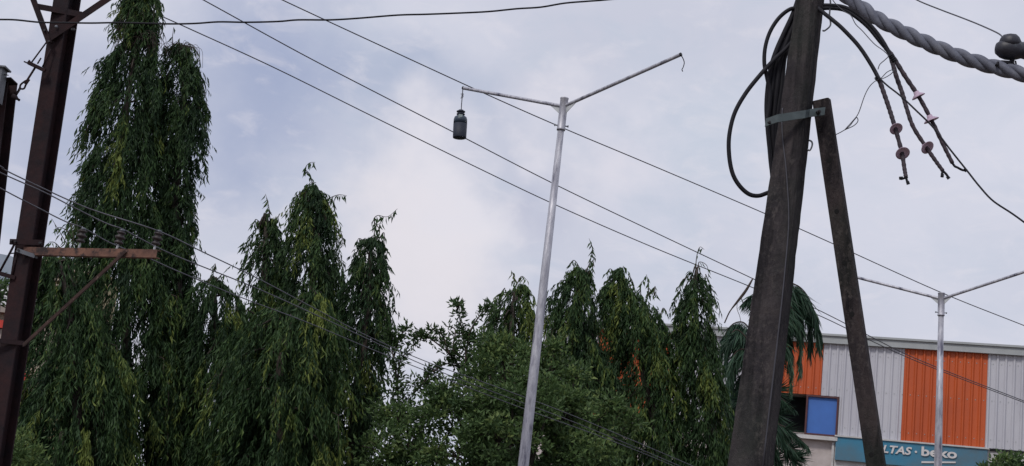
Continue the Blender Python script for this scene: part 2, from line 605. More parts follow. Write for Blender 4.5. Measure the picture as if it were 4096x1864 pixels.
def weeping_tree(label, d, outline, sprigs=(), density=1.0, seed=0, leaf_len=(0.09, 0.16), tint0=0.35, back=0.75, group='weeping trees in a row', trunk_r=0.11, gaps=(), bare=0.0, twigs=()):
    """tall narrow tree with hanging strap leaves. outline: (y, x left, x right) measured points, top to bottom"""
    rng = np.random.default_rng(100 + seed)
    cen, rad = [], []
    for (y, xl, xr) in outline:
        a, b = P(xl * 1.59, y * 1.59, d), P(xr * 1.59, y * 1.59, d)
        cen.append((a + b) / 2)
        rad.append((b - a).length / 2)
    # carry the crown on down to hip height
    last = cen[-1]
    if last.z > 1.2:
        cen.append(Vector((last.x - 0.05, last.y, 0.7)))
        rad.append(rad[-1] * 0.9)
    cen_a = np.array([list(c) for c in cen])
    rad_a = np.array(rad)
    z = cen_a[:, 2]
    order = np.argsort(z)
    zs, cs, rs = z[order], cen_a[order], rad_a[order]
    base = Vector((float(cs[0][0]), float(cs[0][1]), 0))
    root = thing('weeping_tree', base, label, 'tree', group)
    zz = np.linspace(zs[0], zs[-1], 400)
    rz = np.interp(zz, zs, rs)
    rz = rz * (1 + 0.30 * np.exp(-(zz[-1] - zz) / 0.35))
    cz = np.stack([np.interp(zz, zs, cs[:, k]) for k in range(3)], 1)
    wgt = rz + 0.10
    wgt /= wgt.sum()
    area = float(((rz[1:] + rz[:-1]) / 2 * np.diff(zz)).sum()) * 2
    nb = int(area * 430 * density)
    # boughs: most branchlets hang in bunches from a bough end, the rest fill the inside
    nc = max(12, nb // 20)
    kc_ = rng.choice(400, nc, p=wgt)
    phc = rng.uniform(0, 2 * np.pi, nc)
    rhc = rng.uniform(0.45, 1.0, nc) ** 0.45 + rng.normal(0, 0.05, nc) + (rng.uniform(0, 1, nc) > 0.9) * 0.10
    tic = rng.normal(0, 0.15, nc) + (rng.uniform(0, 1, nc) > 0.90) * 0.35
    own = rng.integers(0, nc, nb)
    free = rng.uniform(0, 1, nb) < 0.27
    rb = np.maximum(rz[kc_][own], 0.12)
    # a bough arches out from the trunk and down: branchlets sit along it
    along = rng.uniform(0, 1, nb)
    k = np.where(free, rng.choice(400, nb, p=wgt), kc_[own])
    phi = np.where(free, rng.uniform(0, 2 * np.pi, nb), phc[own] + rng.normal(0, 0.045, nb) / rb)
    rho = np.where(free, rng.uniform(0, 1, nb) ** 0.5 * 0.9, rhc[own] * (0.62 + 0.38 * np.sin(along * 1.9)) + rng.normal(0, 0.03, nb))
    zj = np.where(free, zz[k], zz[kc_][own] + 0.22 - 0.62 * along ** 1.6) + rng.normal(0, 0.035, nb)
    k = np.clip(np.searchsorted(zz, zj), 0, 399)
    zj = np.clip(zj, zz[0], zz[-1])
    bt = np.where(free, -0.15, tic[own] + (along - 0.5) * 0.16)  # inner leaves get a darker tint, crown shade put into their colour
    rr = rz[k]
    lob = np.array([nz((math.cos(a) * 1.3 + seed * 3.1, math.sin(a) * 1.3, q * 1.1), 1.7) + 0.6 * nz((math.cos(a) * 3 + seed, math.sin(a) * 3, q * 3.2), 1.4) for a, q in zip(phi, zj)])
    R_ = rr * (1.0 + 0.30 * lob)
    out_v = np.stack([np.cos(phi), np.sin(phi) * back, np.zeros(nb)], 1)
    anchor = cz[k] + out_v * (R_ * rho)[:, None]
    anchor[:, 2] = zj
    keep = np.ones(nb, bool)
    # openings the photo shows through the crown
    ax_, ay_ = project(anchor)
    for (gx, gy, gw, gh) in gaps:
        e = ((ax_ / 1.59 - gx) / gw) ** 2 + ((ay_ / 1.59 + 14 - gy) / gh) ** 2
        keep &= ~((e < 1))
    anchor, out_v, lob, rho, zj, R_, bt = anchor[keep], out_v[keep], lob[keep], rho[keep], zj[keep], R_[keep], bt[keep]
    nb = len(anchor)
    Lb = rng.uniform(0.18, 0.55, nb) * np.clip(R_ / 0.45, 0.45, 1.15)
    nl = 13
    s = (np.arange(nl)[None, :] + rng.uniform(-0.5, 0.5, (nb, nl))) / nl
    s = np.clip(s, 0, 1)
    drift = rng.normal(0, 0.10, (nb, 3))
    drift[:, 2] = 0
    p = anchor[:, None, :] + out_v[:, None, :] * (0.22 * Lb[:, None] * np.sin(s * 2.2))[..., None] + drift[:, None, :] * (s ** 1.5)[..., None]
    p[..., 2] -= Lb[:, None] * s ** 1.15
    p = p.reshape(-1, 3)
    n = len(p)
    dd = rng.normal(0, 0.34, (n, 3)) + np.repeat(out_v, nl, 0) * 0.22
    dd[:, 2] = -rng.uniform(0.7, 1.3, n)
    ln = rng.uniform(*leaf_len, n) * np.repeat(rng.uniform(0.8, 1.15, nb), nl)
    wd = ln * rng.uniform(0.11, 0.175, n)
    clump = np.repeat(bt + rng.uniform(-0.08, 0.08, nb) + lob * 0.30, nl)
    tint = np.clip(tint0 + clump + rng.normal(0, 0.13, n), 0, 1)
    ex = MB()
    # some of the hanging branchlets are bare enough to be seen
    for i in rng.choice(nb, min(nb, int(60 * density) + int(bare * 100)), replace=False):
        a = Vector(anchor[i])
        o_ = Vector(out_v[i])
        pts = [a - o_ * 0.12 + Vector((0, 0, 0.03)), a, a + o_ * 0.12 * Lb[i] - Vector((0, 0, Lb[i] * 0.5)), a + o_ * 0.16 * Lb[i] - Vector((0, 0, Lb[i]))]
        ex.tube(pts, [0.006, 0.006, 0.005, 0.003], 4)
    for (x, y, w_, h_) in twigs:
        for _ in range(46):
            q = P((x + random.uniform(-w_, w_)) * 1.59, (y + random.uniform(-h_, h_)) * 1.59, d - random.uniform(-0.1, 0.35))
            sx_ = random.choice((-1, 1)) * random.uniform(0.05, 0.22)
            ex.tube(spline([q, q + Vector((sx_ * 0.5, random.uniform(-0.06, 0.06), 0.05)), q + Vector((sx_, 0, -0.03)), q + Vector((sx_ * 1.25, 0, -random.uniform(0.12, 0.35)))], 3), 0.0032, 4)
    B, D, Ln, Wd, Ti = [p], [dd], [ln], [wd], [tint]
    for (line, lf) in sprigs:
        pts = spline([P(x * 1.59, y * 1.59, d + random.uniform(-0.1, 0.1)) for x, y in line], 5)
        rr_ = [0.011 - 0.008 * i / (len(pts) - 1) for i in range(len(pts))]
        ex.tube(pts, rr_, 5)
        tot = len(pts)
        for i in range(int(lf)):
            u = (i + random.random()) / lf * (tot - 1)
            q = pts[int(u)].lerp(pts[min(int(u) + 1, tot - 1)], u % 1)
            B.append(np.array([list(q)]))
            a = random.uniform(0, 6.28)
            D.append(np.array([[math.cos(a) * 0.45, math.sin(a) * 0.45, -random.uniform(0.5, 1.0)]]))
            l_ = random.uniform(0.10, 0.17)
            Ln.append(np.array([l_]))
            Wd.append(np.array([l_ * random.uniform(0.16, 0.24)]))
            Ti.append(np.array([tint0 + random.uniform(-0.1, 0.25)]))
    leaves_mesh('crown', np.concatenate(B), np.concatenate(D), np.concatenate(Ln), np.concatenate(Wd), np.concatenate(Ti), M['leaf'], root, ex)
    # trunk with short limbs
    tb = MB()
    path = [Vector((base.x, base.y, -0.1))] + [Vector(c) for c in cs[::max(1, len(cs) // 5)]] + [Vector(cs[-1])]
    path = sorted(path, key=lambda q: q.z)
    path[-1] = path[-1] - Vector((0, 0, 0.15))
    tp = spline(path, 5)
    tb.tube(tp, [trunk_r * (1 - 0.85 * i / (len(tp) - 1)) for i in range(len(tp))], 8)
    for i in range(26):
        q = tp[random.randint(3, len(tp) - 2)]
        rl = float(np.interp(q.z, zs, rs)) * 0.75
        a = random.uniform(0, 6.28)
        o_ = Vector((math.cos(a), math.sin(a) * back, 0))
        tb.tube([q, q + o_ * rl * 0.5 + Vector((0, 0, 0.05)), q + o_ * rl - Vector((0, 0, 0.15))], [0.022, 0.016, 0.008], 5)
    tb.build('trunk', M['bark'], root)
    return root


def project(a):
    """where world points fall in the survey grid (numpy)"""
    v = a - np.array(CAM)
    zf = v @ np.array(FWD)
    return 2048 + F_PX * (v @ np.array(RIGHT)) / zf, 932 - F_PX * (v @ np.array(UP)) / zf


def clump_leaves(rng, c, r, n, up=0.35):
    """n leaves round the point c in a tuft of radius r"""
    v = rng.normal(size=(n, 3))
    v /= np.linalg.norm(v, axis=1, keepdims=True)
    p = np.array(c) + v * r * rng.uniform(0.1, 1, (n, 1)) ** 0.6
    dd = v * 0.8 + rng.normal(0, 0.45, (n, 3))
    dd[:, 2] += up
    return p, dd


def broad_tree(label, d, blobs, branches=(), density=1.0, seed=0, leaf=(0.06, 0.11), wr=(0.32, 0.48), trunk_px=None, tint0=0.4, name='leafy_tree', cat='tree', mt='leaf_b', gaps=(), tuft=0.16, per=26, up=0.3, trunk_r=0.09, group=None, limb=0.6):
    """bushy tree: tufts of small leaves over the shells of rough clumps. blobs: (x, y, rx, ry, depth offset)"""
    rng = np.random.default_rng(500 + seed)
    bx = trunk_px or (blobs[0][0], 0)
    b0 = P(bx[0] * 1.59, 1864, d)
    base = Vector((b0.x, d, 0))
    root = thing(name, base, label, cat, group)
    Bs, Ds, Ls, Ws, Ts = [], [], [], [], []
    ex = MB()
    tops = []
    for bi, (x, y, rx, ry, off) in enumerate(blobs):
        c = np.array(P(x * 1.59, y * 1.59, d + off))
        ax, az = rx * 1.59 / F_PX * (d + off), ry * 1.59 / F_PX * (d + off)
        tops.append(Vector(c))
        nt_ = int(9.0 * density * (ax * az) ** 0.85 / tuft ** 1.7 * 1.25) + 4
        for i in range(nt_):
            v = rng.normal(size=3)
            v /= np.linalg.norm(v)
            rr_ = rng.uniform(0.3, 1.05) ** 0.5 * (1 + 0.42 * nz((v[0] + bi * 2.3, v[1], v[2]), 2.1))
            q = c + v * np.array([ax, (ax + az) * 0.5, az]) * rr_
            if q[2] < 0.2:
                continue
            qx, qy = project(q[None])
            if any(((qx[0] / 1.59 - g[0]) / g[2]) ** 2 + ((qy[0] / 1.59 - g[1]) / g[3]) ** 2 < 1 for g in gaps):
                continue
            n = int(rng.uniform(0.6, 1.4) * per)
            p, dd = clump_leaves(rng, q, tuft * rng.uniform(0.5, 1.5), n, up)
            p[:, 2] = q[2] + (p[:, 2] - q[2]) * 0.7
            ln = rng.uniform(*leaf, n)
            Bs.append(p); Ds.append(dd); Ls.append(ln); Ws.append(ln * rng.uniform(*wr, n))
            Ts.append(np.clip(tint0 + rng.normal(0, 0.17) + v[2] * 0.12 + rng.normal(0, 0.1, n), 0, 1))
            if i % 5 == 0:
                ex.tube([Vector(c), Vector(c).lerp(Vector(q), 0.5) + Vector((0, 0, 0.05)), Vector(q)], [0.012, 0.008, 0.004], 4)
    for (line, nlv) in branches:
        pts = spline([P(x * 1.59, y * 1.59, d + random.uniform(-0.15, 0.15)) for x, y in line], 6)
        ex.tube(pts, [0.02 - 0.015 * i / (len(pts) - 1) for i in range(len(pts))], 5)
        for i in range(nlv):
            u = random.uniform(0.15, 1) * (len(pts) - 1)
            q = pts[min(int(u), len(pts) - 1)]
            p, dd = clump_leaves(rng, np.array(q), random.uniform(0.03, 0.11), 7, 0.5)
            ln = rng.uniform(leaf[0], leaf[1], 7)
            Bs.append(p); Ds.append(dd); Ls.append(ln); Ws.append(ln * rng.uniform(*wr, 7))
            Ts.append(np.clip(tint0 - 0.1 + rng.normal(0, 0.12, 7), 0, 1))
        if limb > 0.3:
            tops.append(pts[0])
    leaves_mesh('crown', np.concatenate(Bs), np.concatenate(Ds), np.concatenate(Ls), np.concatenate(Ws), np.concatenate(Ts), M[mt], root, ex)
    tb = MB()
    zc = min(t.z for t in tops)
    fork = Vector((base.x, base.y, max(0.5, min(1.5, zc * 0.6))))
    tb.tube([base - Vector((0, 0, 0.1)), fork], [trunk_r, trunk_r * 0.8], 8)
    for t_ in tops:
        mid = fork.lerp(t_, 0.5) + Vector((0, 0, 0.15))
        tb.tube(spline([fork - Vector((0, 0, 0.05)), mid, t_], 4), [trunk_r * limb * (1 - 0.8 * i / 8) for i in range(9)], 6)
    tb.build('trunk', M['bark'], root)
    return root


# ------------------------------------------------------------------ the ground
g = MB()
NG = 40
for i in range(NG + 1):
    for j in range(NG + 1):
        x, y = -600 + 1200 * i / NG, -300 + 1500 * j / NG
        g.v.append(Vector((x, y, 0)))
for i in range(NG):
    for j in range(NG):
        a = i * (NG + 1) + j
        g.f.append((a, a + NG + 1, a + NG + 2, a + 1))
        g.sm.append(False)
tag(g.build('ground', M['soil']), kind='structure')
rd = MB()
rd.box((-200, 11.6, -0.05), (200, 19.2, 0.004))
tag(rd.build('road', M['asphalt']), kind='structure')
lm = MB()
for i in range(-30, 30):
    lm.box((i * 6.0, 15.35, 0.0), (i * 6.0 + 2.5, 15.47, 0.008))
tag(lm.build('road_markings', M['white_paint']), kind='structure')
kb = MB()
kb.box((-200, 11.35, -0.05), (200, 11.6, 0.13))
kb.box((-200, 19.2, -0.05), (200, 19.45, 0.13))
tag(kb.build('kerb', M['kerb']), kind='structure')

# ------------------------------------------------------------------ the striped shed
A0, A1 = P(3257, 1336, 42.3), P(4096, 1390, 40.3)
FX = Vector((A1.x - A0.x, A1.y - A0.y, 0)).normalized()   # along the front, to the right
FN = Vector((FX.y, -FX.x, 0))                             # out of the front, to the camera
RZ = (A0.z + A1.z) / 2
FB = Vector((A0.x, A0.y, 0))


def FH(px, py):
    """s along the front and height where a survey point meets it"""
    v = ray(px, py)
    t = (FB - CAM).dot(FN) / v.dot(FN)
    q = CAM + v * t
    return (q - FB).dot(FX), q.z


def fw(s, z, o=0.0):
    return FB + FX * s + FN * o + Vector((0, 0, z))


def fbox(mb, s0, s1, z0, z1, o0, o1):
    vs = [fw(s0, z0, o0), fw(s1, z0, o0), fw(s1, z0, o1), fw(s0, z0, o1), fw(s0, z1, o0), fw(s1, z1, o0), fw(s1, z1, o1), fw(s0, z1, o1)]
    mb.add(vs, [(0, 3, 2, 1), (4, 5, 6, 7), (0, 1, 5, 4), (1, 2, 6, 5), (2, 3, 7, 6), (3, 0, 4, 7)])
    return mb


s_left = FH(2180, 1290)[0]
s_right = FH(4096, 1500)[0] + 7.0
z_bot = FH(3700, 1771)[1]
z_win1, z_win0 = FH(3290, 1582)[1], FH(3290, 1745)[1]
z_top = RZ - 0.28
sw0, sw1 = FH(3050, 1660)[0], FH(3354, 1660)[0]
shed = thing('metal_shed', FB, 'long shed clad in orange and pale grey ribbed sheet behind the trees', 'building')
bd = MB()
fbox(bd, s_left, s_right, 0, z_bot, -14, -0.10)
fbox(bd, s_left, sw0, z_bot, z_top, -14, -0.10)
fbox(bd, sw1, s_right, z_bot, z_top, -14, -0.10)
fbox(bd, sw0, sw1, z_bot, z_win0, -14, -0.10)
fbox(bd, sw0, sw1, z_win1, z_top, -14, -0.10)
bd.build('wall', M['plaster'], shed)
vd = MB()
fbox(vd, sw0 + 0.002, sw1 - 0.002, z_win0 + 0.002, z_win1 - 0.002, -3, -0.9)
vd.build('interior_shade_block', M['shade_black'], shed)  # near-black block stands in for the shade of the unlit room
e3 = [FH(x, 1480)[0] for x in (3290, 3616, 3950)]
wgr, wor = e3[1] - e3[0], e3[2] - e3[1]
edges = [e3[0], e3[1], e3[2]]
cols = ['grey', 'orange']
e = e3[0]
L_, c_ = [e], 'orange'
seq = []
while e > s_left:
    w_ = wor if c_ == 'orange' else wgr
    e2 = max(s_left, e - w_)
    seq.append((e2, e, c_))
    e, c_ = e2, ('grey' if c_ == 'orange' else 'orange')
seq += [(e3[0], e3[1], 'grey'), (e3[1], e3[2], 'orange'), (e3[2], e3[2] + wgr, 'grey'), (e3[2] + wgr, e3[2] + wgr + wor, 'orange'), (e3[2] + wgr + wor, s_right, 'grey')]


def ribbed(s0, s1, z0, z1, o=0.0):
    """ribbed sheet: real trapezoid ribs"""
    mb = MB()
    prof = []
    pitch = 0.237
    k0 = math.floor(s0 / pitch)
    s = k0 * pitch
    prof.append((s0, o))
    while s < s1:
        for ds, h in ((0.0, 0.0), (0.035, 0.045), (0.07, 0.045), (0.105, 0.0)):
            q = s + ds
            if s0 < q < s1:
                prof.append((q, o + h))
        s += pitch
    prof.append((s1, o))
    n = len(prof)
    for z in (z0, z1):
        for s_, h in prof:
            mb.v.append(fw(s_, z, h))
    for i in range(n - 1):
        mb.f.append((i, i + 1, n + i + 1, n + i))
        mb.sm.append(False)
    # return edge at back so that the sheet has thickness
    fbox(mb, s0, s1, z0, z1, o - 0.09, o - 0.004)
    return mb


for s0, s1, c in seq:
    mt_ = M['orange'] if c == 'orange' else M['white']
    nm = 'orange_panel' if c == 'orange' else 'grey_panel'
    zb = z_bot
    cuts = [(s0, s1, zb)]
    if s0 < sw1 and s1 > sw0:
        cuts = []
        if s0 < sw0:
            cuts.append((s0, sw0, zb))
        cuts.append((max(s0, sw0), min(s1, sw1), z_win1))
        if s1 > sw1:
            cuts.append((sw1, s1, zb))
    mb = MB()
    for a, b, z0 in cuts:
        q = ribbed(a + 0.002, b - 0.002, z0, z_top)
        mb.add(q.v, q.f)
    mb.build(nm, mt_, shed)
fx = MB()
for zf in (z_bot + 0.25, (z_bot + z_top) / 2, z_top - 0.3):
    s_q = math.floor(s_left / 0.237) * 0.237 + 0.237 * 2 + 0.16
    while s_q < s_right - 0.3:
        if not (sw0 - 0.1 < s_q < sw1 + 0.1 and zf < z_win1 + 0.1):
            fbox(fx, s_q - 0.012, s_q + 0.012, zf - 0.012, zf + 0.012, 0.001, 0.012)
        s_q += 0.237
fo = fx.build('screw_row', M['trim'], shed)
fo['kind'] = 'stuff'
# fascia, gutter and shallow roof
fb = MB()
fbox(fb, s_left - 0.3, s_right + 0.3, z_top + 0.003, RZ, -0.1, 0.16)
fbox(fb, s_left - 0.3, s_right + 0.3, RZ - 0.05, RZ + 0.015, 0.163, 0.22)
fb.build('fascia', M['trim'], shed)
rf = MB()
vs = [fw(s_left - 0.3, RZ + 0.002, 0.1), fw(s_right + 0.3, RZ + 0.002, 0.1), fw(s_right + 0.3, RZ + 1.1, -7), fw(s_left - 0.3, RZ + 1.1, -7), fw(s_right + 0.3, RZ + 0.002, -14), fw(s_left - 0.3, RZ + 0.002, -14)]
rf.add(vs, [(0, 1, 2, 3), (3, 2, 4, 5), (0, 3, 5), (1, 4, 2)])
rf.build('roof', M['trim'], shed)
# sign board band
sg0, sg1 = FH(3343, 1790)[0], FH(3949, 1830)[0]
zs0 = FH(3400, 1845)[1]
wh = MB()
fbox(wh, sg0 - 0.03, s_right, zs0 - 0.55, z_bot - 0.003, -0.10, -0.02)
wh.build('lower_band', M['ledge'], shed)
tr = MB()
fbox(tr, sg0 - 0.04, sg1 + 0.04, z_bot - 0.05, z_bot - 0.004, -0.018, 0.17)
tr.build('sign_trim', M['ledge'], shed)
lg = MB()
fbox(lg, sw0 - 0.3, sw1 + 0.02, z_win0 - 0.12, z_win0 - 0.002, -0.3, 0.14)
lg.build('window_ledge', M['ledge'], shed)
pp = MB()
fbox(pp, sg0 - 0.12, sg0 - 0.045, 0.0, z_win0 - 0.123, -0.097, 0.02)
pp.build('drain_pipe', M['ledge'], shed)
# raised near-black strip painting the shade of a gap below the right-hand sheets
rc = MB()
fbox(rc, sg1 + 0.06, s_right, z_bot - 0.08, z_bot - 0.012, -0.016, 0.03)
rc.build('gap_shade_strip', M['shade_black'], shed)
# window: the blue sheet in its frame
bw0, bw1 = FH(3222, 1660)[0], sw1 - 0.01
wz0, wz1 = z_win0 + 0.01, z_win1 - 0.01
fr = MB()
t_ = 0.055
fbox(fr, bw0, bw0 + t_, wz0, wz1, -0.12, 0.05)
fbox(fr, bw1 - t_, bw1, wz0, wz1, -0.12, 0.05)
fbox(fr, bw0 + t_, bw1 - t_, wz1 - t_, wz1, -0.12, 0.047)
fbox(fr, bw0 + t_, bw1 - t_, wz0, wz0 + t_, -0.12, 0.047)
wf = fr.build('window', M['maroon'], shed)
pn = MB()
fbox(pn, bw0 + t_, bw1 - t_, wz0 + t_, wz1 - t_, -0.06, -0.03)
pn.build('pane', M['blue'], wf)

# the shop sign
signo = fw((sg0 + sg1) / 2, zs0, 0.0)
sign = thing('shop_sign', signo, 'long teal sign board with raised pale lettering under the ribbed panels', 'sign')
sb = MB()
fbox(sb, sg0, sg1, zs0, z_bot - 0.053, -0.017, 0.12)
sb.build('board', M['teal'], sign)


def lettering(txt, s_l, z_b, height, width, shear, name):
    cu = bpy.data.curves.new(name, 'FONT')
    cu.body = txt
    cu.size = 1
    cu.extrude = 0.06
    cu.offset = 0.028
    cu.shear = shear
    cu.resolution_u = 4
    tmp = bpy.data.objects.new(name + '_curve', cu)
    COL.objects.link(tmp)
    dg = bpy.context.evaluated_depsgraph_get()
    me = bpy.data.meshes.new_from_object(tmp.evaluated_get(dg))
    bpy.data.objects.remove(tmp)
    xs = [v.co.x for v in me.vertices]
    ys = [v.co.y for v in me.vertices]
    x0, x1, y0, y1 = min(xs), max(xs), min(ys), max(ys)
    mb = MB()
    vs = []
    for v in me.vertices:
        s_ = s_l + (v.co.x - x0) / (x1 - x0) * width
        z_ = z_b + (v.co.y - y0) / (y1 - y0) * height
        vs.append(fw(s_, z_, 0.145 + v.co.z * 0.3))
    mb.add(vs, [tuple(p.vertices) for p in me.polygons])
    return mb.build(name, M['letter'], sign)


a0, za = FH(3461, 1811)
a1, _ = FH(3647, 1822)
_, zt = FH(3560, 1783)
_, zbb = FH(3560, 1815)
lettering('VOLTAS', a0, zbb, zt - zbb, a1 - a0, 0.22, 'lettering')
a0, _ = FH(3685, 1828)
a1, _ = FH(3827, 1835)
_, zt = FH(3690, 1789)
_, zbb = FH(3755, 1831)
lettering('beko', a0, zbb, FH(3755, 1793)[1] - zbb, a1 - a0, 0.0, 'lettering')
dt = MB()
s_, z_ = FH(3664, 1809)
dt.lathe(fw(s_, z_, 0.121), FN, [(0.035, 0), (0.035, 0.03)], 12)
dt.build('dot', M['letter'], sign)
ul = MB()
s0_, z0_ = FH(3686, 1852)
s1_, z1_ = FH(3823, 1847)
zz0 = FH(3755, 1850)[1]
ul.add([fw(s0_, zz0 - 0.075, 0.121), fw(s1_, zz0 + 0.015, 0.121), fw(s1_, zz0 + 0.06, 0.121), fw(s0_, zz0 - 0.02, 0.121),
        fw(s0_, zz0 - 0.075, 0.15), fw(s1_, zz0 + 0.015, 0.15), fw(s1_, zz0 + 0.06, 0.15), fw(s0_, zz0 - 0.02, 0.15)],
       [(0, 3, 2, 1), (4, 5, 6, 7), (0, 1, 5, 4), (1, 2, 6, 5), (2, 3, 7, 6), (3, 0, 4, 7)])
ul.build('underline', M['letter'], sign)

# ------------------------------------------------------------------ the house at the left
HD = 46.0


def hz(y, x=30):
    return P(x, y, HD).z


def hx(x, y=1300):
    return P(x, y, HD).x


hs = thing('banded_house', (hx(-300), HD, 0), 'cream house with red bands seen past the rusty steel pole', 'building')
xl_, xr_ = hx(-900), hx(190)
zr = hz(1225)
hb = MB()
hb.box((xl_, HD, 0), (xr_, HD + 9, zr - 0.28))
hb.build('wall', M['plaster2'], hs)
hb = MB()
hb.box((xl_ - 0.2, HD - 0.5, zr - 0.277), (xr_ - 0.25, HD + 9.2, zr - 0.02))
hb.build('roof', M['slab'], hs)
for (ya, yb) in ((1287, 1318), (1488, 1515)):
    b_ = MB()
    b_.box((xl_, HD - 0.35, hz(yb)), (xr_ - 0.3, HD - 0.005, hz(ya)))
    b_.build('red_band', M['red'], hs)
for (ya, yb) in ((1320, 1400), (1517, 1600)):
    b_ = MB()
    b_.box((xl_ + 0.1, HD - 0.2, hz(yb)), (xr_ - 0.6, HD - 0.004, hz(ya) - 0.01))
    b_.build('grey_panel', M['slab'], hs)
# rooftop shed with a curved fibre roof, white posts
pc = MB()
nn = 14
cx_, rz_ = hx(-70), 1.55
zc_ = hz(1135)
for k in range(nn + 1):
    a = math.pi * k / nn
    for yy in (HD + 0.3, HD + 6):
        pc.v.append(Vector((cx_ - math.cos(a) * rz_, yy, zc_ + math.sin(a) * 1.05)))
for k in range(nn):
    pc.f.append((2 * k, 2 * k + 1, 2 * k + 3, 2 * k + 2)); pc.sm.append(True)
pc.f.append(tuple(range(0, 2 * nn + 2, 2))); pc.sm.append(False)
pc.f.append(tuple(range(1, 2 * nn + 2, 2))); pc.sm.append(False)
pc.build('curved_roof', M['fibre'], hs)
pb = MB()
pb.box((cx_ - rz_ + 0.1, HD + 0.35, zr - 0.018), (cx_ + rz_ - 0.1, HD + 5.9, zc_ - 0.003))
pb.build('rooftop_room', M['pale'], hs)
for k in range(3):
    po = MB()
    xx = hx(60) - k * 1.3
    po.tube([Vector((xx, HD - 0.1, zr - 0.02)), Vector((xx, HD - 0.1, zc_ + 0.55))], 0.04, 8)
    po.build('post', M['pale'], hs)
# cream louvred stair tower
lt = MB()
lx0, lx1 = hx(110, 1020), hx(330, 1020)
lt.box((lx0, HD + 1.5, 0), (lx1, HD + 5, hz(1010, 160)))
lt.build('tower', M['louvre'], hs)
ls = MB()
zq = hz(1010, 160) - 0.12
while zq > hz(1330, 160):
    ls.box((lx0 - 0.05, HD + 1.3, zq), (lx1 + 0.05, HD + 1.497, zq + 0.07))
    zq -= 0.2
ls.build('louvre', M['plaster2'], hs)

# ------------------------------------------------------------------ trees
C = 2576.0
# the tall pair at the left
weeping_tree('tallest weeping tree, its ragged top running out of the picture', 22.0,
             [(-40, 325, 385), (0, 312, 400), (45, 305, 395), (85, 312, 396), (110, 290, 398), (150, 262, 402), (200, 246, 404), (260, 236, 403), (330, 226, 400), (420, 214, 396), (500, 205, 398), (600, 190, 420), (700, 178, 440), (800, 170, 460), (950, 170, 480), (1172, 170, 480), (1400, 180, 470)],
             sprigs=[([(330, 30), (310, 28), (296, 45)], 8), ([(320, 70), (295, 75), (283, 92)], 9), ([(322, 110), (295, 112), (285, 128)], 7), ([(385, 20), (402, 25), (408, 45)], 9), ([(388, 60), (400, 68), (404, 90)], 9), ([(300, 88), (285, 95), (276, 112)], 6), ([(240, 240), (230, 262), (228, 280)], 7)],
             seed=1, density=1.1, gaps=[(372, 425, 6, 26), (398, 330, 7, 40), (408, 262, 3, 9), (352, 1030, 9, 14)], bare=0.6, twigs=[(350, 60, 34, 40), (352, 100, 40, 16)])
weeping_tree('dark weeping tree with a rounded top, touching the tallest one', 22.4,
             [(112, 440, 470), (128, 420, 490), (155, 412, 508), (200, 408, 516), (260, 402, 518), (310, 402, 518), (380, 398, 508), (450, 392, 496), (540, 396, 490), (620, 396, 488), (700, 396, 482), (850, 400, 500), (1172, 400, 510), (1400, 410, 500)],
             sprigs=[([(436, 118), (434, 95), (437, 68)], 3), ([(450, 116), (452, 96)], 4), ([(470, 116), (485, 120), (500, 138), (506, 170)], 12), ([(505, 200), (516, 235), (522, 275)], 12), ([(500, 270), (517, 330), (515, 380)], 14), ([(424, 124), (414, 116), (406, 128)], 6), ([(440, 112), (448, 106), (460, 112)], 5), ([(470, 118), (478, 110), (490, 122)], 6)],
             seed=2, density=1.1, tint0=0.28, gaps=[(396, 330, 8, 40), (380, 430, 8, 26)], bare=0.4, twigs=[(455, 118, 28, 8)])
weeping_tree('broad low weeping tree beside the rusty steel pole', 20.5,
             [(640, 120, 178), (665, 98, 205), (710, 88, 232), (770, 80, 262), (840, 70, 290), (900, 60, 318), (1000, 50, 338), (1100, 36, 350), (1172, 24, 356), (1400, 20, 350)],
             sprigs=[([(190, 620), (172, 585), (152, 572), (135, 578)], 13), ([(175, 625), (160, 600), (130, 550)], 13), ([(165, 640), (140, 612), (124, 608)], 10), ([(205, 640), (196, 590), (192, 545)], 10), ([(180, 640), (185, 600), (178, 560)], 10)],
             seed=3, density=1.05, tint0=0.42, bare=0.5)
weeping_tree('short weeping tree right of the rounded dark one', 22.0,
             [(700, 520, 560), (720, 490, 590), (745, 472, 606), (790, 458, 620), (860, 470, 640), (950, 470, 660), (1050, 460, 668), (1172, 452, 680), (1400, 460, 670)],
             sprigs=[([(540, 710), (536, 690), (542, 664), (534, 672)], 12), ([(545, 705), (560, 690), (572, 700)], 8), ([(500, 715), (510, 705), (520, 708)], 8)],
             seed=4, density=1.0, tint0=0.36, gaps=[(484, 862, 6, 22), (500, 1020, 4, 12)])
weeping_tree('pale green weeping tree with a thin leaning tip, left of the forked one', 23.0,
             [(545, 650, 690), (575, 640, 704), (600, 630, 708), (640, 616, 714), (700, 610, 722), (740, 610, 730), (780, 606, 745), (850, 600, 740), (950, 590, 740), (1172, 590, 740), (1400, 600, 740)],
             sprigs=[([(680, 560), (676, 520), (668, 488)], 16), ([(660, 565), (645, 552), (640, 556)], 9), ([(690, 560), (698, 545), (702, 560)], 10), ([(665, 560), (670, 540), (684, 535)], 10)],
             seed=5, density=0.85, tint0=0.48, leaf_len=(0.11, 0.18))
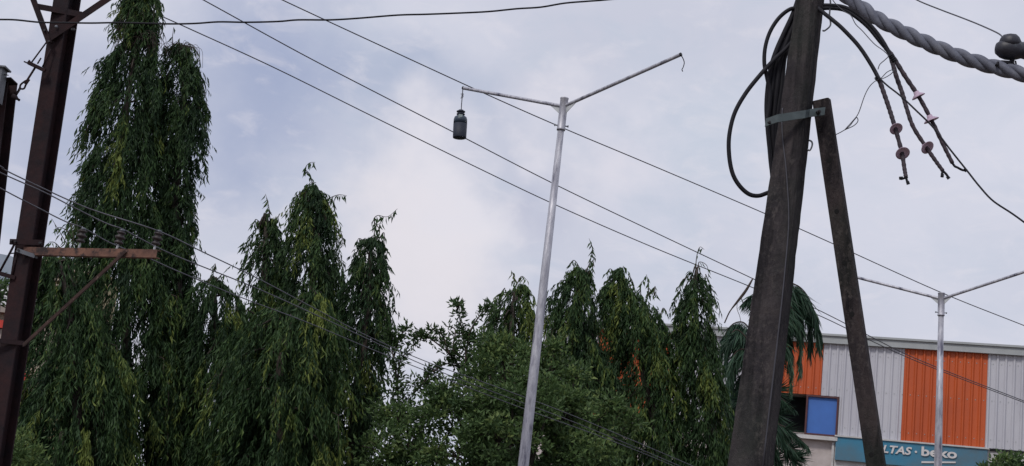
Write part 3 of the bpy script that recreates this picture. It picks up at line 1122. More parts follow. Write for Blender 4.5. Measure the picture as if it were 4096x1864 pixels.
weeping_tree('weeping tree with three drooping tips and a curled leader', 22.6,
             [(462, 775, 800), (485, 762, 812), (510, 745, 818), (540, 738, 830), (575, 728, 848), (600, 716, 862), (650, 712, 864), (700, 710, 864), (760, 712, 858), (820, 715, 862), (900, 700, 860), (1000, 690, 850), (1172, 690, 840), (1400, 700, 830)],
             sprigs=[([(788, 470), (780, 440), (768, 425), (778, 410), (793, 408)], 20), ([(770, 485), (750, 490), (738, 505), (728, 545)], 20), ([(810, 510), (830, 498), (852, 490), (872, 492)], 18), ([(815, 520), (838, 505), (842, 530)], 16), ([(840, 570), (858, 585), (864, 620)], 14), ([(730, 570), (722, 590), (718, 610)], 10), ([(800, 475), (806, 490), (808, 510)], 10)],
             seed=6, density=1.0, tint0=0.32)
weeping_tree('weeping tree whose tip bends to the right, beside the open sky', 22.2,
             [(598, 915, 958), (620, 903, 968), (645, 895, 968), (680, 882, 975), (710, 868, 990), (750, 862, 992), (800, 862, 986), (850, 868, 978), (900, 862, 962), (960, 852, 948), (1050, 846, 934), (1172, 836, 920), (1400, 840, 920)],
             sprigs=[([(945, 610), (955, 580), (940, 555), (950, 542), (975, 545), (1000, 525)], 30), ([(925, 612), (905, 600), (898, 606)], 10), ([(955, 600), (966, 585), (968, 620)], 12), ([(940, 600), (945, 570), (962, 560)], 10), ([(985, 730), (992, 750), (994, 785)], 9)],
             seed=7, density=1.05, tint0=0.27)
weeping_tree('bulky pale green weeping tree low in front of the forked ones', 21.0,
             [(735, 770, 815), (760, 735, 842), (790, 640, 850), (830, 600, 858), (880, 560, 866), (950, 540, 866), (1050, 548, 870), (1172, 556, 858), (1400, 560, 850)],
             sprigs=[([(795, 745), (790, 725), (800, 715)], 8), ([(640, 790), (622, 780), (612, 795)], 8)],
             seed=14, density=0.9, tint0=0.46, gaps=[(835, 1110, 12, 30), (545, 1090, 6, 30)])
# the right-hand row
weeping_tree('yellowish weeping tree with a thin top, left of the tall lamp post', 24.0,
             [(712, 1280, 1315), (735, 1262, 1330), (760, 1246, 1338), (790, 1236, 1344), (830, 1224, 1352), (880, 1212, 1360), (950, 1192, 1366), (1050, 1190, 1366), (1172, 1190, 1366), (1400, 1200, 1360)],
             sprigs=[([(1292, 720), (1294, 700), (1286, 680)], 12), ([(1300, 715), (1312, 695), (1326, 705)], 10), ([(1275, 735), (1255, 740), (1240, 752)], 16), ([(1310, 722), (1326, 730), (1336, 760)], 14), ([(1270, 725), (1262, 735), (1250, 760)], 10)],
             seed=8, density=0.75, tint0=0.58)
weeping_tree('dark weeping tree with a tall crooked tip, just right of the tall lamp post', 24.0,
             [(672, 1440, 1476), (700, 1428, 1490), (722, 1405, 1498), (750, 1392, 1504), (790, 1380, 1512), (840, 1368, 1518), (890, 1368, 1540), (960, 1372, 1565), (1050, 1376, 1570), (1172, 1380, 1570), (1400, 1390, 1570)],
             sprigs=[([(1470, 690), (1484, 660), (1490, 625), (1482, 600)], 22), ([(1462, 680), (1445, 655), (1432, 665)], 14), ([(1480, 690), (1492, 670), (1494, 645)], 12), ([(1430, 710), (1412, 705), (1404, 720)], 10), ([(1390, 760), (1382, 745), (1376, 765)], 8)],
             seed=9, density=1.0, tint0=0.30, gaps=[(1519, 826, 20, 56)])
weeping_tree('wide weeping tree in front of the shed, with a small second tip', 24.4,
             [(672, 1548, 1572), (700, 1530, 1590), (730, 1520, 1604), (760, 1514, 1655), (800, 1518, 1672), (830, 1540, 1690), (880, 1524, 1706), (950, 1520, 1722), (1050, 1540, 1745), (1172, 1570, 1762), (1400, 1580, 1760)],
             sprigs=[([(1566, 690), (1568, 668)], 6), ([(1548, 690), (1535, 676), (1525, 688)], 12), ([(1580, 690), (1590, 705), (1596, 720)], 10), ([(1630, 745), (1632, 715), (1626, 690)], 16), ([(1612, 745), (1612, 715), (1618, 705)], 12), ([(1645, 745), (1648, 720), (1652, 745)], 12), ([(1660, 800), (1668, 775), (1678, 785)], 10), ([(1625, 750), (1640, 730), (1648, 738)], 10)],
             seed=10, density=1.1, tint0=0.46, gaps=[(1519, 826, 20, 56)])
weeping_tree('narrow columnar weeping tree next to the palm', 24.2,
             [(678, 1738, 1768), (695, 1722, 1780), (720, 1710, 1788), (770, 1702, 1796), (830, 1702, 1804), (900, 1706, 1818), (970, 1716, 1828), (1050, 1725, 1834), (1172, 1745, 1834), (1400, 1750, 1834)],
             sprigs=[([(1750, 690), (1752, 650), (1760, 622), (1772, 628)], 5), ([(1762, 690), (1758, 660), (1778, 668), (1783, 700)], 5), ([(1730, 695), (1712, 712), (1702, 745)], 16), ([(1775, 690), (1786, 715), (1792, 750)], 12), ([(1712, 730), (1698, 748), (1696, 765)], 8)],
             seed=11, density=1.1, tint0=0.36)
# leafy trees in the middle
broad_tree('dense bushy tree behind the foot of the tall lamp post', 20.0,
           [(1270, 930, 78, 62, 0), (1205, 1010, 80, 60, -0.3), (1330, 1000, 90, 75, -0.5), (1390, 930, 52, 45, 0.3), (1120, 1040, 70, 55, 0.1), (1420, 1060, 85, 60, -0.3), (1520, 1080, 70, 62, 0.2), (1250, 1110, 110, 70, -0.8), (1460, 1150, 110, 60, -0.5), (1150, 1150, 100, 60, -0.3), (1030, 1120, 80, 60, 0.3), (960, 1150, 60, 50, 0.5), (1000, 1060, 50, 45, 0.6), (1330, 1240, 230, 60, 0), (1060, 1230, 150, 50, 0), (1225, 880, 22, 30, 0.2), (1262, 868, 20, 18, 0.1), (1330, 885, 26, 22, 0), (1395, 880, 22, 18, 0.2), (1450, 950, 24, 20, 0), (1440, 1000, 30, 22, -0.3), (1545, 1010, 24, 18, 0), (1590, 1060, 22, 20, 0), (1180, 950, 24, 18, 0), (1120, 985, 26, 18, 0), (1290, 1000, 30, 24, -0.9), (1200, 1080, 34, 24, -0.9), (1380, 1030, 30, 22, -1.0)],
           seed=1, density=0.95, tint0=0.46, trunk_px=(1300, 0), wr=(0.34, 0.5), gaps=[(1045, 1000, 20, 18), (1100, 1070, 9, 8), (1038, 1085, 9, 8), (985, 1110, 8, 8)], tuft=0.16, per=24, leaf=(0.06, 0.11))
broad_tree('thin open tree with bare twigs against the sky', 21.2,
           [(1010, 985, 42, 26, 0), (1075, 965, 34, 22, 0), (970, 1040, 45, 40, 0), (1060, 1040, 50, 30, 0)],
           branches=[([(1165, 945), (1172, 890), (1160, 820), (1148, 760)], 26), ([(1172, 890), (1185, 830), (1215, 785), (1240, 770)], 26), ([(1165, 935), (1130, 890), (1080, 850), (1055, 840)], 26), ([(1130, 890), (1110, 840), (1070, 825)], 18), ([(1080, 850), (1045, 845), (1040, 880)], 14), ([(1168, 860), (1185, 850), (1200, 870)], 14), ([(1165, 900), (1140, 880), (1145, 830), (1120, 820)], 18),
                     ([(1000, 990), (995, 930), (985, 870), (990, 840)], 24), ([(990, 900), (1005, 850), (1030, 820)], 18), ([(985, 870), (975, 840), (978, 825)], 14), ([(1000, 960), (1010, 900), (1040, 885)], 12), ([(1165, 925), (1180, 900), (1190, 880)], 10), ([(1040, 990), (1075, 950), (1085, 925)], 16), ([(1150, 780), (1155, 765), (1140, 765)], 8), ([(1090, 935), (1120, 915), (1150, 920)], 10)],
           seed=2, density=0.8, tint0=0.30, leaf=(0.07, 0.12), wr=(0.26, 0.38), trunk_px=(1060, 0), tuft=0.16, per=14, limb=0.2)
broad_tree('small leafy bush at the right below the sign board', 27.0,
           [(2535, 1168, 36, 22, 0), (2572, 1178, 40, 30, 0.3), (2500, 1190, 30, 18, -0.2), (2540, 1220, 55, 36, 0)], seed=3, density=0.9, tint0=0.3, name='bush', cat='bush', trunk_r=0.05, leaf=(0.07, 0.13))
broad_tree('light green bush in the corner at the foot of the rusty pole', 17.0,
           [(30, 1140, 42, 34, 0), (0, 1120, 30, 28, 0.2), (70, 1165, 40, 26, 0), (30, 1190, 60, 30, 0)], seed=4, density=0.9, tint0=0.62, name='bush', cat='bush', trunk_r=0.05, leaf=(0.05, 0.09), trunk_px=(40, 0))
broad_tree('few dark leaves at the left edge in front of the rooftop room', 30.0,
           [(-30, 745, 36, 30, 0), (2, 722, 14, 16, 0)], seed=5, density=1.0, tint0=0.2, leaf=(0.14, 0.22), wr=(0.2, 0.3), trunk_px=(-30, 0), tuft=0.2, per=12)

# ------------------------------------------------------------------ the palm
PD = 30.0
prng = np.random.default_rng(77)
pc0 = P(3040, 1430, PD)
palm = thing('palm_tree', (pc0.x, PD, 0), 'palm with hanging fronds behind the concrete pole', 'tree')
tk = MB()
tk.tube([Vector((pc0.x - 0.1, PD, -0.1)), Vector((pc0.x - 0.05, PD, pc0.z * 0.5)), pc0], [0.16, 0.13, 0.12], 10)
tk.build('trunk', M['bark'], palm)


def frond(pts, ll, n, spread=0.25, droop=1.0, tint=0.3, arch=None):
    """feathered frond: rachis through pts, leaflets hanging from it"""
    pts = spline(pts, 8)
    ex = MB()
    k = len(pts) - 1
    ex.tube(pts, [0.022 - 0.017 * i / k for i in range(k + 1)], 5)
    B, D, LN, W = [], [], [], []
    n = int(n * 2.0)
    for i in range(n):
        u = (0.12 + 0.88 * i / n)
        q = pts[int(u * k)].lerp(pts[min(int(u * k) + 1, k)], (u * k) % 1)
        t = (pts[min(int(u * k) + 1, k)] - pts[int(u * k)]).normalized()
        sd_ = t.cross(Vector((0, 0, 1)))
        if sd_.length < 0.1:
            sd_ = Vector((0, 1, 0))
        sd_.normalize()
        for sg in (-1, 1):
            dv = sd_ * sg * spread + Vector((0, 0, -droop)) + t * 0.45 + Vector(prng.normal(0, 0.19, 3))
            L0 = ll * (0.5 + 0.5 * math.sin(math.pi * min(1, u + 0.15))) * prng.uniform(0.75, 1.15)
            dv.normalize()
            # leaflet in two lengths so that it bends
            B.append(q); D.append(dv); LN.append(L0); W.append(prng.uniform(0.024, 0.040))
    B = np.array([list(b) for b in B]); D = np.array([list(b) for b in D])
    leaves_mesh('frond', B, D, np.array(LN), np.array(W), np.clip(tint + prng.normal(0, 0.14, len(LN)), 0, 1), M['leaf_p'], palm, ex, fold=0.2, sagf=0.08)


def pf(seq, d=PD, **kw):
    frond([P(x * 1.59, y * 1.59, dd if False else d) for (x, y) in seq], **kw)


pf([(1915, 895), (1950, 760), (1995, 715), (2040, 760), (2062, 870)], ll=0.85, n=90, d=29.6, tint=0.25)
pf([(1915, 900), (1960, 730), (2010, 722), (2038, 790), (2040, 880)], ll=0.95, n=90, d=30.2, tint=0.3)
pf([(1915, 900), (1950, 790), (1985, 770), (2010, 820), (2015, 930)], ll=0.8, n=80, d=29.3, tint=0.45)
pf([(1915, 905), (1945, 850), (1975, 860), (1990, 920), (1990, 980)], ll=0.6, n=60, d=29.2, tint=0.5)
pf([(1910, 895), (1880, 820), (1850, 812), (1825, 840), (1812, 900)], ll=0.7, n=80, d=30.0, tint=0.2)
pf([(1910, 900), (1878, 850), (1850, 830), (1830, 870), (1826, 930)], ll=0.65, n=80, d=29.6, tint=0.3)
pf([(1910, 910), (1880, 880), (1850, 888), (1835, 940), (1832, 1000)], ll=0.6, n=70, d=29.4, tint=0.5)
pf([(1912, 890), (1925, 780), (1900, 740), (1870, 760)], ll=0.6, n=60, d=30.3, tint=0.3)
pf([(1905, 960), (1880, 960), (1855, 990), (1845, 1060)], ll=0.6, n=70, d=29.8, tint=0.35)
pf([(1905, 1000), (1880, 1030), (1860, 1080), (1850, 1150)], ll=0.5, n=60, d=29.9, tint=0.3)
pf([(1905, 905), (1885, 870), (1862, 868), (1845, 930), (1842, 1010)], ll=0.7, n=80, d=30.1, tint=0.45)
pf([(1905, 940), (1880, 930), (1856, 960), (1846, 1030), (1842, 1100)], ll=0.6, n=80, d=30.2, tint=0.4)
pf([(1905, 990), (1890, 980), (1870, 1010), (1858, 1080)], ll=0.6, n=70, d=30.3, tint=0.25)
pf([(1915, 895), (1945, 775), (1975, 735), (2005, 760), (2022, 830)], ll=0.95, n=100, d=29.8, tint=0.3)
pf([(1915, 895), (1940, 800), (1960, 765), (1982, 800), (1990, 880)], ll=0.95, n=90, d=30.4, tint=0.35)
pf([(1915, 895), (1955, 760), (2015, 730), (2052, 790), (2068, 860)], ll=0.7, n=70, d=29.9, tint=0.35)


def fan(x, y, ang, ll, d, n=30, tint=0.3):
    """fan leaf: blades spreading from the end of a stalk"""
    q = P(x * 1.59, y * 1.59, d)
    heart = P(1912 * 1.59, min(y, 930) * 1.59, PD)
    ex = MB()
    ex.tube(spline([heart, heart.lerp(q, 0.5) + Vector((0, 0, 0.08)), q], 4), 0.012, 5)
    B, D, LN, W = [], [], [], []
    for i in range(n):
        a = R(ang) + R(75) * (2 * (i + prng.uniform(-0.3, 0.3)) / n - 1)
        dv = RIGHT * math.cos(a) + UP * math.sin(a) + Vector((0, prng.uniform(-0.5, 0.2), -0.12))
        B.append(list(q)); D.append(list(dv.normalized())); LN.append(ll * prng.uniform(0.7, 1.1)); W.append(prng.uniform(0.03, 0.045))
    leaves_mesh('frond', np.array(B), np.array(D), np.array(LN), np.array(W), np.clip(tint + prng.normal(0, 0.15, n), 0, 1), M['leaf_p'], palm, ex, fold=0.2, sagf=0.08)


for (x_, y_, a_, l_, d_, t_) in ((1945, 985, -20, 0.55, 29.6, 0.35), (1950, 1040, -15, 0.5, 29.5, 0.25), (1965, 1085, -25, 0.5, 29.4, 0.3), (1975, 1130, -25, 0.55, 29.4, 0.2), (1990, 1150, -30, 0.5, 29.3, 0.2),
                                 (1940, 1110, -40, 0.6, 29.6, 0.2), (1935, 1160, -20, 0.6, 29.6, 0.15), (1875, 1000, 200, 0.5, 29.7, 0.4), (1870, 1060, 210, 0.5, 29.7, 0.3), (1862, 860, 190, 0.5, 29.7, 0.3), (1930, 900, -60, 0.6, 29.3, 0.4)):
    fan(x_, y_, a_, l_, d_, tint=t_)
# lower skirt on the right
pf([(1915, 920), (1950, 985), (1975, 1010), (2000, 1030)], ll=0.4, n=40, d=29.5, tint=0.22, spread=0.5, droop=0.6)
pf([(1915, 930), (1945, 1050), (1985, 1080), (2035, 1125)], ll=0.5, n=60, d=29.4, tint=0.22, spread=0.5, droop=0.7)
pf([(1915, 940), (1945, 1060), (1975, 1110), (2020, 1150)], ll=0.55, n=60, d=29.3, tint=0.25, spread=0.5, droop=0.7)
pf([(1915, 940), (1930, 1060), (1950, 1130), (1985, 1200)], ll=0.55, n=60, d=29.5, tint=0.2, spread=0.5, droop=0.7)
pf([(1910, 930), (1880, 1000), (1850, 1060), (1840, 1130)], ll=0.5, n=60, d=29.5, tint=0.25, spread=0.5, droop=0.7)
pf([(1905, 950), (1925, 1000), (1960, 1040), (1995, 1130)], ll=0.6, n=60, d=30.3, tint=0.15, spread=0.5, droop=0.7)
pf([(1905, 930), (1930, 960), (1950, 1000), (1975, 1080)], ll=0.45, n=40, d=30.4, tint=0.15, spread=0.5, droop=0.7)

# ------------------------------------------------------------------ galvanised lamp posts without lamps
def lamp_post(label, d, top, foot, armL, armR, dL, dR, r_top, extra=1.0, tail=None):
    """top and foot: survey points on the pole axis; armL/armR: arm end points"""
    pt, pb_ = P(*top, d), P(*foot, d)
    ax = (pt - pb_).normalized()
    base = pt - ax * (pt.z / ax.z)
    root = thing('street_lamp_post', base, label, 'lamp post', 'galvanised lamp posts')
    sock = 0.42 * extra
    tp = [base - ax * 0.3, base + ax * 0.002, base + ax * (pt - base).length * 0.5, pt - ax * (sock - 0.04)]
    b = MB()
    b.tube([base - ax * 0.2, base.lerp(pt, 0.33), base.lerp(pt, 0.66), pt - ax * (sock - 0.1)], [r_top * 1.95, r_top * 1.65, r_top * 1.32, r_top * 1.0], 20)
    b.build('pole', M['galv'], root)
    fl = MB()
    fl.lathe(base - ax * 0.0, ax, [(0.2, -0.02), (0.2, 0.03), (0.09, 0.035)], 20, False)
    fl.build('base_plate', M['galv'], root)
    c = MB()
    rs = r_top * 1.28
    c.lathe(pt - ax * sock, ax, [(rs * 0.75, 0), (rs * 1.06, 0.0), (rs * 1.06, 0.02), (rs, 0.024), (rs, sock - 0.016), (rs * 1.06, sock - 0.012), (rs * 1.06, sock), (rs * 0.85, sock + 0.003), (rs * 0.85, sock - 0.03)], 20)
    c.build('socket', M['galv'], root)
    sd_ = Vector((1, 0, 0)) - ax * ax.x
    sd_.normalize()
    fw_ = ax.cross(sd_)
    for s_ in (-1, 1):
        q = pt - ax * (sock - 0.06)
        k = MB()
        k.tube([q + sd_ * s_ * rs * 0.7, q + sd_ * s_ * rs * 1.75], 0.008, 6)
        k.lathe(q + sd_ * s_ * rs * 1.5, sd_ * s_, [(0.015, 0), (0.015, 0.014)], 6, False)
        k.build('bolt', M['galv_dark'], root)
    for e_, de in ((armL, dL), (armR, dR)):
        a = pt - ax * 0.11 * extra
        z = P(*e_, de)
        dr = (z - a).normalized()
        k = MB()
        ra = r_top * 0.56
        k.tube([a + dr * rs * 0.75, z], ra, 14, cap=False)
        k.tube([z - dr * 0.004, z - dr * 0.2], ra * 0.86, 12, cap=True)
        k.build('arm', M['galv'], root)
        e2 = MB()
        e2.lathe(z - dr * 0.01, dr, [(ra * 1.02, 0), (ra * 1.06, 0.004), (ra * 1.06, 0.018), (ra * 0.8, 0.02)], 14)
        e2.build('arm_end', M['bolt'], root)
        gs = MB()
        hz_ = Vector((dr.x, dr.y, 0)).normalized()
        p1 = a + dr * rs * 0.9 - ax * ra * 0.9
        p2 = a + dr * 0.20 * extra - ax * ra * 0.9
        p3 = a + hz_ * rs * 0.95 - ax * 0.095 * extra
        nn_ = dr.cross(ax).normalized() * 0.004
        gs.add([p1 - nn_, p2 - nn_, p3 - nn_, p1 + nn_, p2 + nn_, p3 + nn_], [(0, 1, 2), (3, 5, 4), (0, 3, 4, 1), (1, 4, 5, 2), (2, 5, 3, 0)])
        gs.build('gusset', M['galv_pale'], root)
    if tail:
        w_ = MB()
        w_.tube(spline([P(x, y, dR) for x, y in tail], 6), 0.006, 6)
        w_.build('wire_tail', M['thin'], root)
    return root


lamp_post('tall galvanised post with two bare arms, a dark bottle-shaped jar on its left arm', 16.0, (2258, 392), (2093, 1864), (1853, 352), (2723, 218), 16.9, 14.9, 0.039,
          tail=[(2723, 220), (2731, 232), (2737, 250), (2733, 268), (2728, 278), (2731, 286)])
lamp_post('galvanised post with two bare arms standing before the orange shed panels', 24.0, (3766, 1172), (3752, 1864), (3390, 1100), (4150, 1070), 24.8, 22.9, 0.047)

# the jar hanging from the left arm
bd_ = 16.9
jt, jb = P(1844, 440, bd_), P(1838, 552, bd_)
jax = (jt - jb).normalized()
H = (jt - jb).length
jar = thing('hanging_jar', jb, 'dark blue bottle-shaped jar hanging from the left arm of the tall lamp post', 'jar')
k = MB()
rj = 0.088
k.lathe(jb, jax, [(rj * 0.3, 0.0), (rj * 0.97, 0.0), (rj, 0.01), (rj * 1.02, H * 0.5)], 24)
k.build('body', M['bottle'], jar)
k = MB()
k.lathe(jb, jax, [(rj * 1.02, H * 0.5 + 0.001), (rj * 1.0, H * 0.66), (rj * 0.9, H * 0.74), (rj * 0.66, H * 0.78), (rj * 0.45, H * 0.79)], 24)
k.build('shoulder', M['bottle_top'], jar)
k = MB()
k.lathe(jb, jax, [(rj * 0.45, H * 0.785), (rj * 0.45, H * 0.83), (rj * 0.62, H * 0.835), (rj * 0.62, H * 0.86), (rj * 0.45, H * 0.865), (rj * 0.45, H * 0.92), (rj * 0.64, H * 0.925), (rj * 0.64, H * 0.955), (rj * 0.4, H * 0.96), (rj * 0.36, H)], 20)
k.build('neck', M['bottle'], jar)
k = MB()
q = jb + jax * H * 0.735 + Vector((0, -rj * 0.93, 0))
k.beam(q - Vector((0.026, 0, 0)), q + Vector((0.026, 0, 0)), 0.006, 0.036, side=Vector((0, 1, 0)))
k.build('sticker', M['sticker'], jar)
k = MB()
k.tube(spline([P(1845, 443, bd_), P(1846, 420, bd_), P(1849, 385, bd_), P(1851, 360, bd_), P(1852, 350, bd_)], 4), 0.006, 6)
for i in range(5):
    c_ = P(1849 + random.uniform(-2, 2), 376 + i * 4, bd_)
    k.tube([c_ - Vector((random.uniform(0.01, 0.02), 0, 0.004)), c_ + Vector((random.uniform(0.01, 0.02), 0, 0.006))], 0.005, 5)
k.build('hanging_wire', M['thin'], jar)

# ------------------------------------------------------------------ the concrete pole and its brace
CD = 6.5
c0, c1 = P(3002, 1864, CD), P(3241, 0, CD)
cax = (c1 - c0).normalized()
foot = c0 - cax * (c0.z / cax.z)
top = c0 + cax * ((5.9 - c0.z) / cax.z)
cpole = thing('concrete_pole', foot, 'thick tapering mossy concrete power pole carrying the black cables', 'power pole')


def cpt(y):
    """axis point of the pole at survey height y"""
    t = (1864 - y) / 1864
    return c0.lerp(c1, t)


side = Vector((math.cos(R(-35)), math.sin(R(-35)), 0))   # turned so that its right flank shows
wa, wb = 0.205, 0.148


def cw(p):
    """pole widths at a height"""
    t = (p - c0).dot(cax) / (c1 - c0).length
    k_ = 1 + (0.665 - 1) * t
    return 0.187 * k_, 0.120 * k_


mb = MB()
steps = [foot - cax * 0.3] + [foot.lerp(top, i / 110) for i in range(111)]
rings = []
for p in steps:
    a, b = (x / 2 for x in cw(p))
    c = 0.008
    q = [(-a + c, -b), (a - c, -b), (a, -b + c), (a, b - c), (a - c, b), (-a + c, b), (-a, b - c), (-a, -b + c)]
    sx = (side - cax * side.dot(cax)).normalized()
    sy = cax.cross(sx)
    jit = lambda: random.uniform(-0.0016, 0.0016) - (0.002 if random.random() < 0.08 else 0)
    rings.append([p + sx * (x + jit()) + sy * (y + jit()) for x, y in q])
vs = [v for r_ in rings for v in r_]
fs = [tuple(range(8)), tuple(range(len(vs) - 1, len(vs) - 9, -1))]
for i in range(len(rings) - 1):
    for k in range(8):
        fs.append((i * 8 + k, i * 8 + (k + 1) % 8, (i + 1) * 8 + (k + 1) % 8, (i + 1) * 8 + k))
mb.add(vs, fs)
mb.build('shaft', M['concrete'], cpole)
sx_c = (side - cax * side.dot(cax)).normalized()
sy_c = cax.cross(sx_c)
if sy_c.y > 0:
    sy_c = -sy_c      # towards the camera


def on_face(y, u, o=0.004):
    p = cpt(y)
    a, b = cw(p)
    return p + sx_c * (a / 2 * u) + sy_c * (b / 2 + o)


# earth wire down the face
k = MB()
k.tube(spline([on_face(y, u, 0.004) for y, u in ((470, -0.75), (520, -0.66), (600, -0.4), (700, 0.05), (790, 0.38), (880, 0.66), (964, 0.82), (1100, 0.9), (1300, 0.95), (1900, 0.97))], 5), 0.0035, 6)
k.build('earth_wire', M['thin'], cpole)
# small iron hooks on the right flank
for (pts_) in ([(3233, 560), (3246, 566), (3249, 580), (3240, 601), (3228, 598)], [(3290, 122), (3300, 122), (3322, 100), (3318, 60), (3322, 10), (3316, -20)]):
    k = MB()
    k.tube(spline([P(x, y, CD - 0.02) for x, y in pts_], 4), 0.0045, 6)
    k.build('iron_hook', M['galv_dark'], cpole)
# the steel band with its bolts
k = MB()
b0_, b1_, b2_ = P(3062, 490, CD - 0.09), P(3110, 473, CD - 0.10), P(3222, 456, CD - 0.10)
b3_, b4_ = P(3238, 452, CD - 0.075), P(3300, 444, CD - 0.07)
upv = cax
ribbon = [b0_, b1_, b2_, b3_, b4_]
h_ = 0.021
vsr = []
for p in ribbon:
    for du, dv in ((-h_, 0), (h_, 0), (h_, 0.006), (-h_, 0.006)):
        vsr.append(p + upv * du + Vector((0, dv, 0)))
fsr = [(0, 1, 2, 3), (19, 18, 17, 16)]
for i in range(4):
    for j in range(4):
        fsr.append((i * 4 + j, i * 4 + (j + 1) % 4, (i + 1) * 4 + (j + 1) % 4, (i + 1) * 4 + j))
k.add(vsr, fsr)
k.build('clamp_band', M['band'], cpole)
for (x, y) in ((3273, 449), (3076, 493)):
    k = MB()
    q = P(x, y, CD - 0.08)
    k.lathe(q, Vector((0, -1, 0)), [(0.012, -0.01), (0.012, 0.012), (0.006, 0.016), (0.006, 0.026)], 6, False)
    k.build('bolt', M['bolt'], cpole)

# the brace
s0_, s1_ = P(3286, 402, CD - 0.005), P(3505, 1864, CD - 0.01)
sax = (s1_ - s0_).normalized()
sfoot = s0_ + sax * (s0_.z / -sax.z)
brace = thing('brace_pole', sfoot, 'slimmer inclined concrete brace with bolt holes bolted to the thick pole', 'pole brace')
k = MB()
side2 = Vector((math.cos(R(-30)), math.sin(R(-30)), 0))
Lk = (s1_ - s0_).length
w_end = 0.066 + (0.090 - 0.066) * ((sfoot - s0_).length / Lk)
k.beam(s0_, sfoot + sax * 0.3, 0.084, 0.055, 0.086, 0.057, side=side2, ch=0.006)
k.build('shaft', M['concrete2'], brace)
sxb = (side2 - sax * side2.dot(sax)).normalized()
syb = sax.cross(sxb)
if syb.y > 0:
    syb = -syb
for t_, u_ in ((0.175, 0.0), (0.318, 0.0), (0.46, 0.0), (0.60, 0.0), (0.97, -0.1)):
    p = s0_ + sax * Lk * t_
    wd_ = 0.066 + 0.024 * t_
    dep = 0.055 + 0.002 * t_
    k = MB()
    k.lathe(p + sxb * u_ * wd_ + syb * (dep / 2 - 0.012), syb, [(0.0125, 0), (0.0125, 0.0125), (0.009, 0.0130)], 12, False)
    k.build('hole_shade_disc', M['hole_shade'], brace)  # dark disc on the face, the shade of bolt holes put into its colour
# ------------------------------------------------------------------ cables on the concrete pole
Z, OX = 0.768, 2850          # survey of this corner was read at this scale


def zp(seq, d0, d1=None):
    return PX(seq, d0, d1, Z, OX)


def term_cable(label, pts, d0, d1, sheds, start_dark, forks, r=0.0105, tilt=-0.75):
    p = spline(zp(pts, d0, d1), 10)
    n = len(p)
    ns = int(n * start_dark)
    root = thing('cable_tail', p[0], label, 'cable', 'cable tails hanging from the concrete pole')
    k = MB()
    k.tube(p[:ns + 1], r, 10)
    k.build('black_sheath', M['cable'], root)
    k = MB()
    rs = [r * (1.12 - 0.22 * (i / (n - ns))) * (1 + 0.09 * math.sin(i * 1.9) + random.uniform(-0.04, 0.04)) for i in range(n - ns)]
    k.tube(p[ns:], rs, 10)
    k.build('wrapped_end', M['sheath'], root)
    for (x, y, rr_) in sheds:
        q = zp([(x, y)], d0)[0]
        # nearest point of the cable
        i = min(range(n), key=lambda j: abs((p[j] - CAM).normalized().dot((q - CAM).normalized()) - 1))
        t = (p[min(i + 1, n - 1)] - p[max(0, i - 1)]).normalized()
        if t.z > 0:
            t = -t
        R_s = rr_ * Z / F_PX * p[i].y
        k = MB()
        k.lathe(p[i] - t * 0.012, (t + Vector((0, tilt, 0.0))).normalized(), [(r * 1.25, -0.012), (r * 1.4, 0), (R_s * 0.75, 0.008), (R_s, 0.016), (R_s, 0.0185), (R_s * 0.7, 0.013), (r * 1.3, 0.01)], 24)
        k.build('rain_shed', M['shed'], root)
    tip = p[-1]
    for f in forks:
        k = MB()
        fp = zp(f, d1)
        k.tube(spline([tip] + fp, 4), 0.0058, 6)
        k.lathe(fp[-1], (fp[-1] - tip).normalized(), [(0.0075, -0.012), (0.0085, 0.004)], 6, False)
        k.build('core_end', M['cable'], root)
    return root


term_cable('left cable tail with two pale rain sheds, ending lowest', [(545, 40), (585, 72), (630, 108), (680, 152), (760, 238), (822, 330), (865, 410), (898, 500), (925, 580), (950, 662), (985, 790), (1000, 880), (1008, 925)], 6.45, 6.2,
           [(950, 673, 36), (989, 797, 39)], 0.5, [[(985, 932), (978, 928)], [(1014, 945), (1019, 956)]])
term_cable('middle cable tail with one chipped rain shed', [(545, 30), (600, 28), (680, 36), (750, 70), (820, 130), (880, 205), (925, 290), (958, 400), (990, 490), (1010, 560), (1045, 660), (1110, 762), (1160, 835), (1200, 890)], 6.5, 6.3,
           [(1118, 770, 38)], 0.48, [[(1195, 905), (1196, 918)], [(1218, 908), (1230, 928)]])
term_cable('right cable tail with two small rain sheds seen edge on', [(545, 50), (600, 42), (680, 50), (740, 82), (810, 140), (870, 212), (935, 290), (1005, 400), (1078, 510), (1145, 635), (1205, 760), (1250, 850)], 6.5, 6.35,
           [(1073, 503, 38), (1143, 622, 42)], 0.5, [[(1262, 866), (1275, 872), (1300, 885), (1320, 888)]], tilt=0.12)


def cable(label, pts, r, mt_, name='cable', cat='cable', group=None, n=8, seg=8, wob=0.0):
    p = spline(pts, n)
    if wob:
        p = [q + Vector((random.uniform(-wob, wob), 0, random.uniform(-wob, wob))) for q in p]
    k = MB()
    k.tube(p, r, seg)
    o = k.build(name, mt_, None, origin=p[0])
    return tag(o, label, cat, group)


